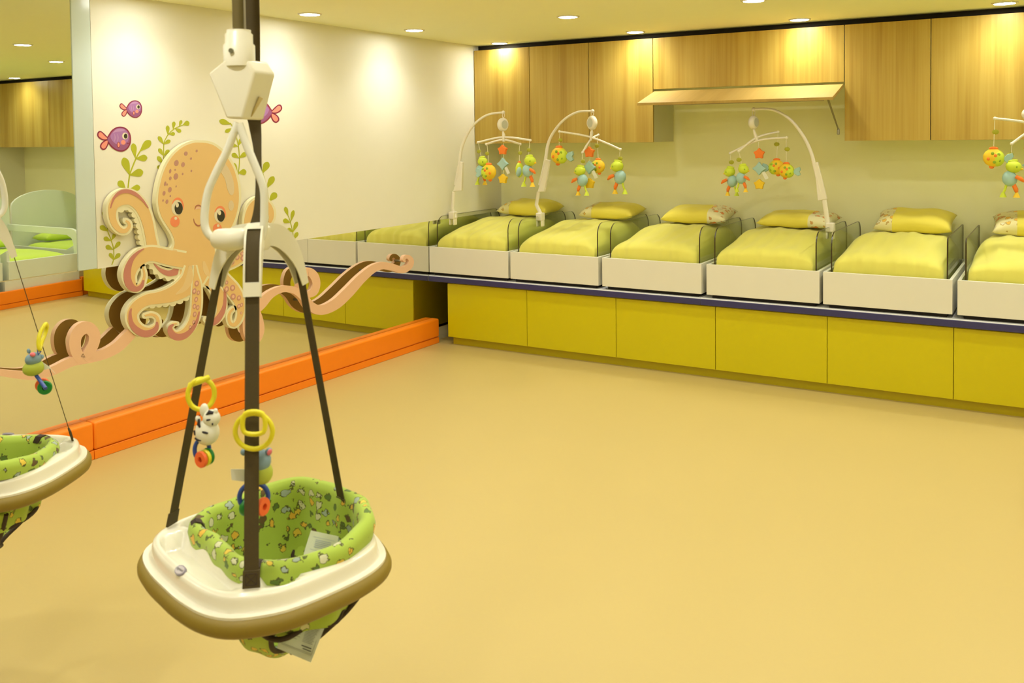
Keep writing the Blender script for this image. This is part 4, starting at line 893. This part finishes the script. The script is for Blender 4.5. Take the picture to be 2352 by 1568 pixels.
# ================================================================== CRIB MOBILES
def mobile(lab, Y, base, panel, arm, music, conn, bars, toys, xpan):
    b = atY(*base, Y); t = thing('crib_mobile', lab, 'mobile', (b.x, Y, b.z-.06), 'crib mobiles')
    def P(x, y, dy=0): return atY(x, y, Y+dy)
    px_m = (P(base[0], base[1]-100)-P(*base)).length/100
    build('clip', MB().box(xpan-.022, xpan+.030, Y-.028, Y+.028, .952, 1.012).box(xpan-.022, xpan-.010, Y-.022, Y+.022, .905, .955).box(xpan+.016, xpan+.030, Y-.022, Y+.022, .905, .955), 'mob_white', t, bevel=.006)
    q = [P(x, y) for x, y in base and panel[0]]; build('lower_post', MB().tube([P(x, y) for x, y in panel[0]], [.016]*len(panel[0]), 10, flat=.6), 'mob_white', t, smooth=60)
    pp = panel[1]; fr = [P(x, y, -.012) for x, y in pp]; build('web_plate', MB().prism(fr, [p+Vector((0, .024, 0)) for p in fr]), 'mob_white', t, bevel=.003)
    A = catmull(arm, 5); ap = [P(x, y) for x, y in A]; n = len(ap)
    am = build('arm', MB().tube(ap, [.0135-.006*i/n for i in range(n)], 10), 'mob_white', t, smooth=80)
    e = ap[-1]; build('arm_tip', MB().ball(e, .014, 12), 'mob_white', am, smooth=80)
    mc = P(*music[:2]); hw, hh = music[2]*px_m, music[3]*px_m
    ax = Vector((math.sin(music[4]), -math.cos(music[4]), 0))
    mb_ = build('music_box', MB().lathe(mc, [(0, -.020), (hh*.8, -.020), (hh, -.010), (hh, .010), (hh*.8, .020), (0, .020)], 22, axis=tuple(ax)), 'mob_white', t, smooth=60)
    build('music_box_lid', MB().lathe(mc+ax*.0205, [(0, .001), (hh*.62, .001), (hh*.68, -.002)], 18, axis=tuple(ax)), 'mob_grey', mb_, smooth=40)
    build('hanger_ring', MB().tube([Vector((e.x, e.y, 0))+Vector((.009*math.cos(2*PI*i/14), 0, (e.z+mc.z+hh)/2+ (e.z-mc.z-hh)/2*math.sin(2*PI*i/14))) for i in range(14)], .0028, 6, closed=True), 'mob_white', t, smooth=80)
    c0, c1 = P(*conn[0]), P(*conn[1]); build('connector', MB().tube([mc-Vector((0, 0, hh)), c0, c1], [.006, .013, .011], 8), 'mob_white', t)
    for B in bars:
        pts = [P(x, y, dy) for x, y, dy in catmull(B, 6)]; k = len(pts)
        bo = build('cross_bar', MB().tube(pts, .0078, 8), 'mob_white', t, smooth=80)
        for q in (pts[0], pts[-1]): build('bar_cap', MB().ball(q, .0105, 10), 'mob_white', bo, smooth=80)
    for kind, sx, sy, tx, ty, dy, sc, fl in toys:
        s0 = P(sx, sy, dy); c = P(tx, ty, dy); k = px_m*sc*1.12
        def O(x, y, z=0): return c+Vector((x*k*fl, z*k, -y*k))
        def bl(x, y, rx, ry, rz, rot=0, z=0): return MB().ball(O(x, y, z), (rx*k, rz*k, ry*k), 14, rot=Matrix.Rotation(rot*fl, 3, 'Y'))
        if kind == 'fish':
            top_ = O(0, -17); build('string', MB().tube([s0, top_], .0023, 5), 'mob_string', t)
            f = build('toy_fish', bl(0, 0, 18, 17, 11), 'mob_yellow', t, smooth=80)
            build('fish_side', bl(6, 1, 12.5, 15.5, 11.2), 'mob_lime', f, smooth=80)
            tl = [(15, 2), (22, -6), (31, -9), (33, -2), (30, 2), (33, 9), (27, 12), (20, 8)]
            build('tail', MB().prism([O(x, y, -3) for x, y in tl], [O(x, y, 3) for x, y in tl]), 'mob_blue', f, bevel=.003)
            build('fin', bl(0, -17, 8, 3.5, 4), 'mob_orange', f, smooth=80); build('fin', bl(-3, 17, 4.5, 3.5, 3), 'mob_orange', f, smooth=80)
            for x, y, m_ in ((-8, 2, 'mob_orange'), (4, -4, 'mob_orange'), (2, 8, 'mob_dots'), (10, 5, 'mob_dots'), (-1, -8, 'mob_dots'), (9, -6, 'mob_dots')):
                zz = -11*math.sqrt(max(.05, 1-(x/18)**2-(y/17)**2)); build('dot', bl(x, y, 2.8, 3, 1.3, 0, zz), m_, f, smooth=80)
        elif kind == 'thin':
            build('string', MB().tube([s0, O(0, -15)], .0023, 5), 'mob_string', t)
            f = build('toy_fish', bl(0, 0, 7, 17, 13), 'mob_lime', t, smooth=80); build('fin', bl(0, -16, 4, 4, 3), 'mob_orange', f, smooth=80); build('side_fin', bl(3, 4, 6, 11, 6, .2, -8), 'mob_blue', f, smooth=80)
        elif kind == 'duck':
            build('string', MB().tube([s0, O(0, -26)], .0023, 5), 'mob_string', t)
            f = build('toy_bird', bl(2, 4, 12, 14, 10, .2), 'mob_blue', t, smooth=80)
            build('head', bl(-4, -17, 13, 11, 11, -.2), 'mob_lime', f, smooth=80); build('crest', bl(-2, -27, 9, 3.5, 5, .15), 'mob_lime', f, smooth=80)
            build('eye', bl(-9, -17, 1.8, 2.2, 1, 0, -9.2), 'mob_dots', f); build('beak', bl(-15, -13, 4, 2.2, 3), 'mob_yellow', f, smooth=80)
            build('wing', MB().tube([O(-8, 0, -7), O(-16, 4, -9), O(-21, 9, -8)], [3.2*k, 3.8*k, 1.5*k], 8), 'mob_orange', f, smooth=80)
            build('leg', MB().tube([O(-4, 14), O(-8, 23), O(-9, 28)], [3.5*k, 3.8*k, 2.6*k], 8), 'mob_orange', f, smooth=80); build('leg', MB().tube([O(7, 15), O(9, 23), O(11, 28)], [2.2*k, 2.0*k, 2*k], 8), 'mob_lime', f, smooth=80)
            for x, m_ in ((-9, 'mob_yellow'), (12, 'mob_lime')): build('foot', MB().lathe(O(x, 37), [(6*k, 0), (5*k, 2*k), (2*k, 9*k), (0, 9.5*k)], 10), m_, f, smooth=50)
        elif kind == 'star':
            build('string', MB().tube([s0, O(0, 40)], .0023, 5), 'mob_string', t)
            def star(m_, cy_, r, nn, inn, nm):
                L_ = [(r*(1 if i % 2 == 0 else inn)*math.sin(PI*i/nn), cy_-r*(1 if i % 2 == 0 else inn)*math.cos(PI*i/nn)) for i in range(2*nn)]
                return build(nm, MB().prism([O(x, y, -4) for x, y in L_], [O(x, y, 4) for x, y in L_]), m_, t, bevel=.004, seg=3)
            star('mob_orange', -22, 12, 5, .68, 'toy_flower'); star('mob_blue', 8, 14, 4, .6, 'toy_star'); star('mob_yellow', 40, 11.5, 5, .72, 'toy_flower')
            build('tag', MB().strip([O(6, 16, -4), O(13, 30, -4)], [O(12, 13, -4), O(20, 27, -4)], (0, .001, 0)), 'tag_white', t)
        if kind != 'star':
            ly = s0.lerp(c, .33)+Vector((.006*fl, 0, 0)); build('leaf_bead', MB().ball(ly, (.019, .005, .015), 10), 'mob_leaf', t, smooth=80)
    return t
mobile('mobile leaning over the crib against the mirrored wall, arm curving right', -.80, (1040, 495), ([(1046, 500), (1039, 478), (1042, 440)], [(1040, 439), (1060, 438), (1062, 372), (1056, 371), (1050, 410)]), [(1046, 425), (1055, 375), (1061, 338), (1076, 303), (1096, 279), (1122, 263), (1156, 258)], (1155, 286, 9.5, 14.5, 1.3), [(1157, 311), (1157, 325)],
       [[(1098, 327, .03), (1156, 315, 0), (1218, 322, -.03)], [(1117, 331, -.04), (1156, 321, 0), (1195, 331, .04)]],
       [('duck', 1099, 328, 1106, 388, .03, .86, -1), ('fish', 1119, 332, 1123, 395, -.04, .92, -1), ('star', 1157, 328, 1155, 368, 0, .92, 1), ('thin', 1193, 332, 1193, 390, .04, .9, 1), ('duck', 1217, 323, 1214, 388, -.03, .92, -1)], .036)
mobile('mobile rising between the first two cribs, arm curving right', atX(1240, 495, .738).y, (1240, 492), ([(1245, 497), (1232, 470), (1237, 440)], [(1234, 441), (1250, 440), (1262, 368), (1252, 366), (1246, 405)]), [(1240, 425), (1252, 372), (1259, 330), (1274, 300), (1298, 273), (1328, 257), (1361, 255)], (1360, 282, 10, 15.5, -.5), [(1359, 305), (1357, 322)],
       [[(1285, 302, -.03), (1357, 315, 0), (1425, 343, .03)], [(1374, 310, .06), (1357, 320, 0), (1338, 350, -.06)]],
       [('fish', 1286, 304, 1284, 357, -.03, 1.0, 1), ('duck', 1338, 351, 1336, 410, -.06, .9, 1), ('star', 1355, 324, 1354, 375, 0, 1.0, 1), ('fish', 1372, 312, 1374, 382, .06, .82, -1), ('duck', 1424, 345, 1422, 402, .03, 1.0, 1)], .738)
mobile('mobile over the fourth crib, its arm curving left', atX(1903, 530, 2.872).y, (1903, 527), ([(1903, 535), (1900, 505), (1893, 458)], [(1878, 461), (1899, 457), (1878, 372), (1870, 374)]), [(1885, 440), (1872, 385), (1863, 350), (1846, 314), (1818, 277), (1786, 256), (1760, 250), (1731, 251)], (1731, 281, 10, 16, 1.35), [(1736, 314), (1739, 322)],
       [[(1787, 303, .05), (1738, 316, 0), (1697, 347, -.05)], [(1807, 316, .0), (1740, 323, 0), (1677, 352, .0)]],
       [('duck', 1677, 353, 1680, 412, 0, .95, 1), ('duck', 1697, 348, 1704, 405, -.05, .9, -1), ('star', 1742, 326, 1744, 378, 0, 1.05, 1), ('fish', 1787, 305, 1784, 384, .05, .95, -1), ('fish', 1806, 318, 1806, 392, 0, .9, 1)], 2.880)
mobile('mobile at the right edge of the photo, only its left toys in view', -.60, (2520, 560), ([(2520, 565), (2517, 535), (2510, 480)], [(2494, 486), (2516, 482), (2495, 390), (2486, 392)]), [(2502, 465), (2490, 400), (2478, 350), (2455, 300), (2420, 262), (2385, 246), (2362, 243)], (2362, 262, 10, 14, .5), [(2362, 272), (2362, 290)],
       [[(2285, 272, -.05), (2362, 282, 0), (2440, 305, .05)], [(2324, 330, -.05), (2362, 303, 0), (2402, 292, .05)]],
       [('fish', 2285, 274, 2282, 362, -.05, 1.15, 1), ('duck', 2324, 331, 2322, 405, -.05, 1.2, -1), ('star', 2362, 300, 2366, 370, 0, 1.1, 1), ('duck', 2440, 306, 2440, 390, .05, 1.1, 1)], 4.356)

# ================================================================== TODDLER BEDS (right of the frame, seen in the mirrors)
def bed(y0, y1, lab, dl, pl_, x0=4.47, x1=5.78):
    t = thing('toddler_bed', lab, 'bed', ((x0+x1)/2, (y0+y1)/2, 0), 'toddler beds')
    build('foot_board', MB().box(x0, x0+.03, y0, y1, .0, .455), 'bed_white', t, bevel=.002)
    for ys_ in (y0, y1-.03):
        lp_ = [(x0+.03, .0), (x0+.03, .42), (x1, .42), (x1, 0)] if ys_ != y0 else [(x0+.03, 0), (x0+.03, .56), (x0+.3, .45), (x1, .45), (x1, 0)]
        build('side_board', MB().prism([(a, ys_, z) for a, z in lp_], [(a, ys_+.03, z) for a, z in lp_]), 'bed_white', t, bevel=.002)
        if ys_ != y0:
            lp_ = [(x0+.03, .42), (x0+.03, .58), (x0+.09, .68), (x0+.16, .70), (x1, .70), (x1, .63), (x0+.24, .63), (x0+.16, .60), (x0+.13, .54), (x0+.12, .42)]
            build('guard_rail', MB().prism([(a, ys_, z) for a, z in lp_], [(a, ys_+.03, z) for a, z in lp_]), 'bed_white', t, bevel=.002)
    hb2 = [(y0, 0), (y0, .88)]+[((y0+y1)/2-(y1-y0)/2*math.cos(PI*k/12), .88+.17*math.sin(PI*k/12)) for k in range(1, 12)]+[(y1, .88), (y1, 0)]
    build('head_board', MB().prism([(x1, a, z) for a, z in hb2], [(x1+.03, a, z) for a, z in hb2]), 'bed_white', t, bevel=.002)
    build('base', MB().box(x0+.03, x1, y0+.03, y1-.03, .05, .30), 'bed_white', t, smooth=0)
    n = 18; V = []; Fc = []
    for j in range(n+1):
        for k in range(n+1):
            u = k/n*2-1; v = j/n*2-1; e_ = max(0, (1-u**8)*(1-v**8))**.4
            V.append((x0+.05+(u+1)/2*(x1-x0-.07), y0+.045+(v+1)/2*(y1-y0-.09), .302+.17*e_+.006*math.sin(5*u+3*v)*e_))
    for j in range(n):
        for k in range(n): a = j*(n+1)+k; Fc.append((a, a+1, a+n+2, a+n+1))
    o = build('bed_duvet', MB().add(V, Fc), 'duvet_green', smooth=180); tag(o, dl, 'duvet', 'lime duvets on the toddler beds')
    p = pillow(90, x1-.20, (y0+y1)/2, .515, .14, .24, .06, 0, 0, 'duvet_green', pl_); p['group'] = 'lime pillows on the toddler beds'
bed(-1.77, -.98, 'white toddler bed with an open guard rail, reflected in the tall mirror', 'lime green duvet on the bed reflected in the tall mirror', 'lime green pillow on the bed reflected in the tall mirror')
bed(-.90, -.06, 'white toddler bed in the room corner, only its arched headboard showing in the mirror', 'lime green duvet on the corner bed with the arched headboard', 'lime green pillow on the corner bed with the arched headboard', 4.60, 5.88)
bed(-2.62, -1.83, 'white toddler bed at the far left of the mirror reflection', 'lime green duvet on the bed at the left edge of the reflection', 'lime green pillow on the bed at the left edge of the reflection')
br = bpy.data.objects.new('baseboard_right', None); COL.objects.link(br); br['kind'] = 'structure'; br.location = (4.45, -2, 0)
build('pad', MB().box(4.425, 4.466, -3.4, -.975, .048, .17), 'orange_vinyl', br, bevel=.008); build('toe_strip', MB().box(4.428, 4.466, -3.4, -.975, 0, .046), 'orange_vinyl', br, bevel=.003)
build('pad', MB().box(4.46, 4.50, -.97, -.02, .048, .19), 'orange_vinyl', br, bevel=.008); build('toe_strip', MB().box(4.463, 4.50, -.97, -.02, 0, .046), 'orange_vinyl', br, bevel=.003)
struct('wall_partition', MB().box(4.50, 4.56, -.975, -.002, 0, .30), 'room_cream', smooth=0)
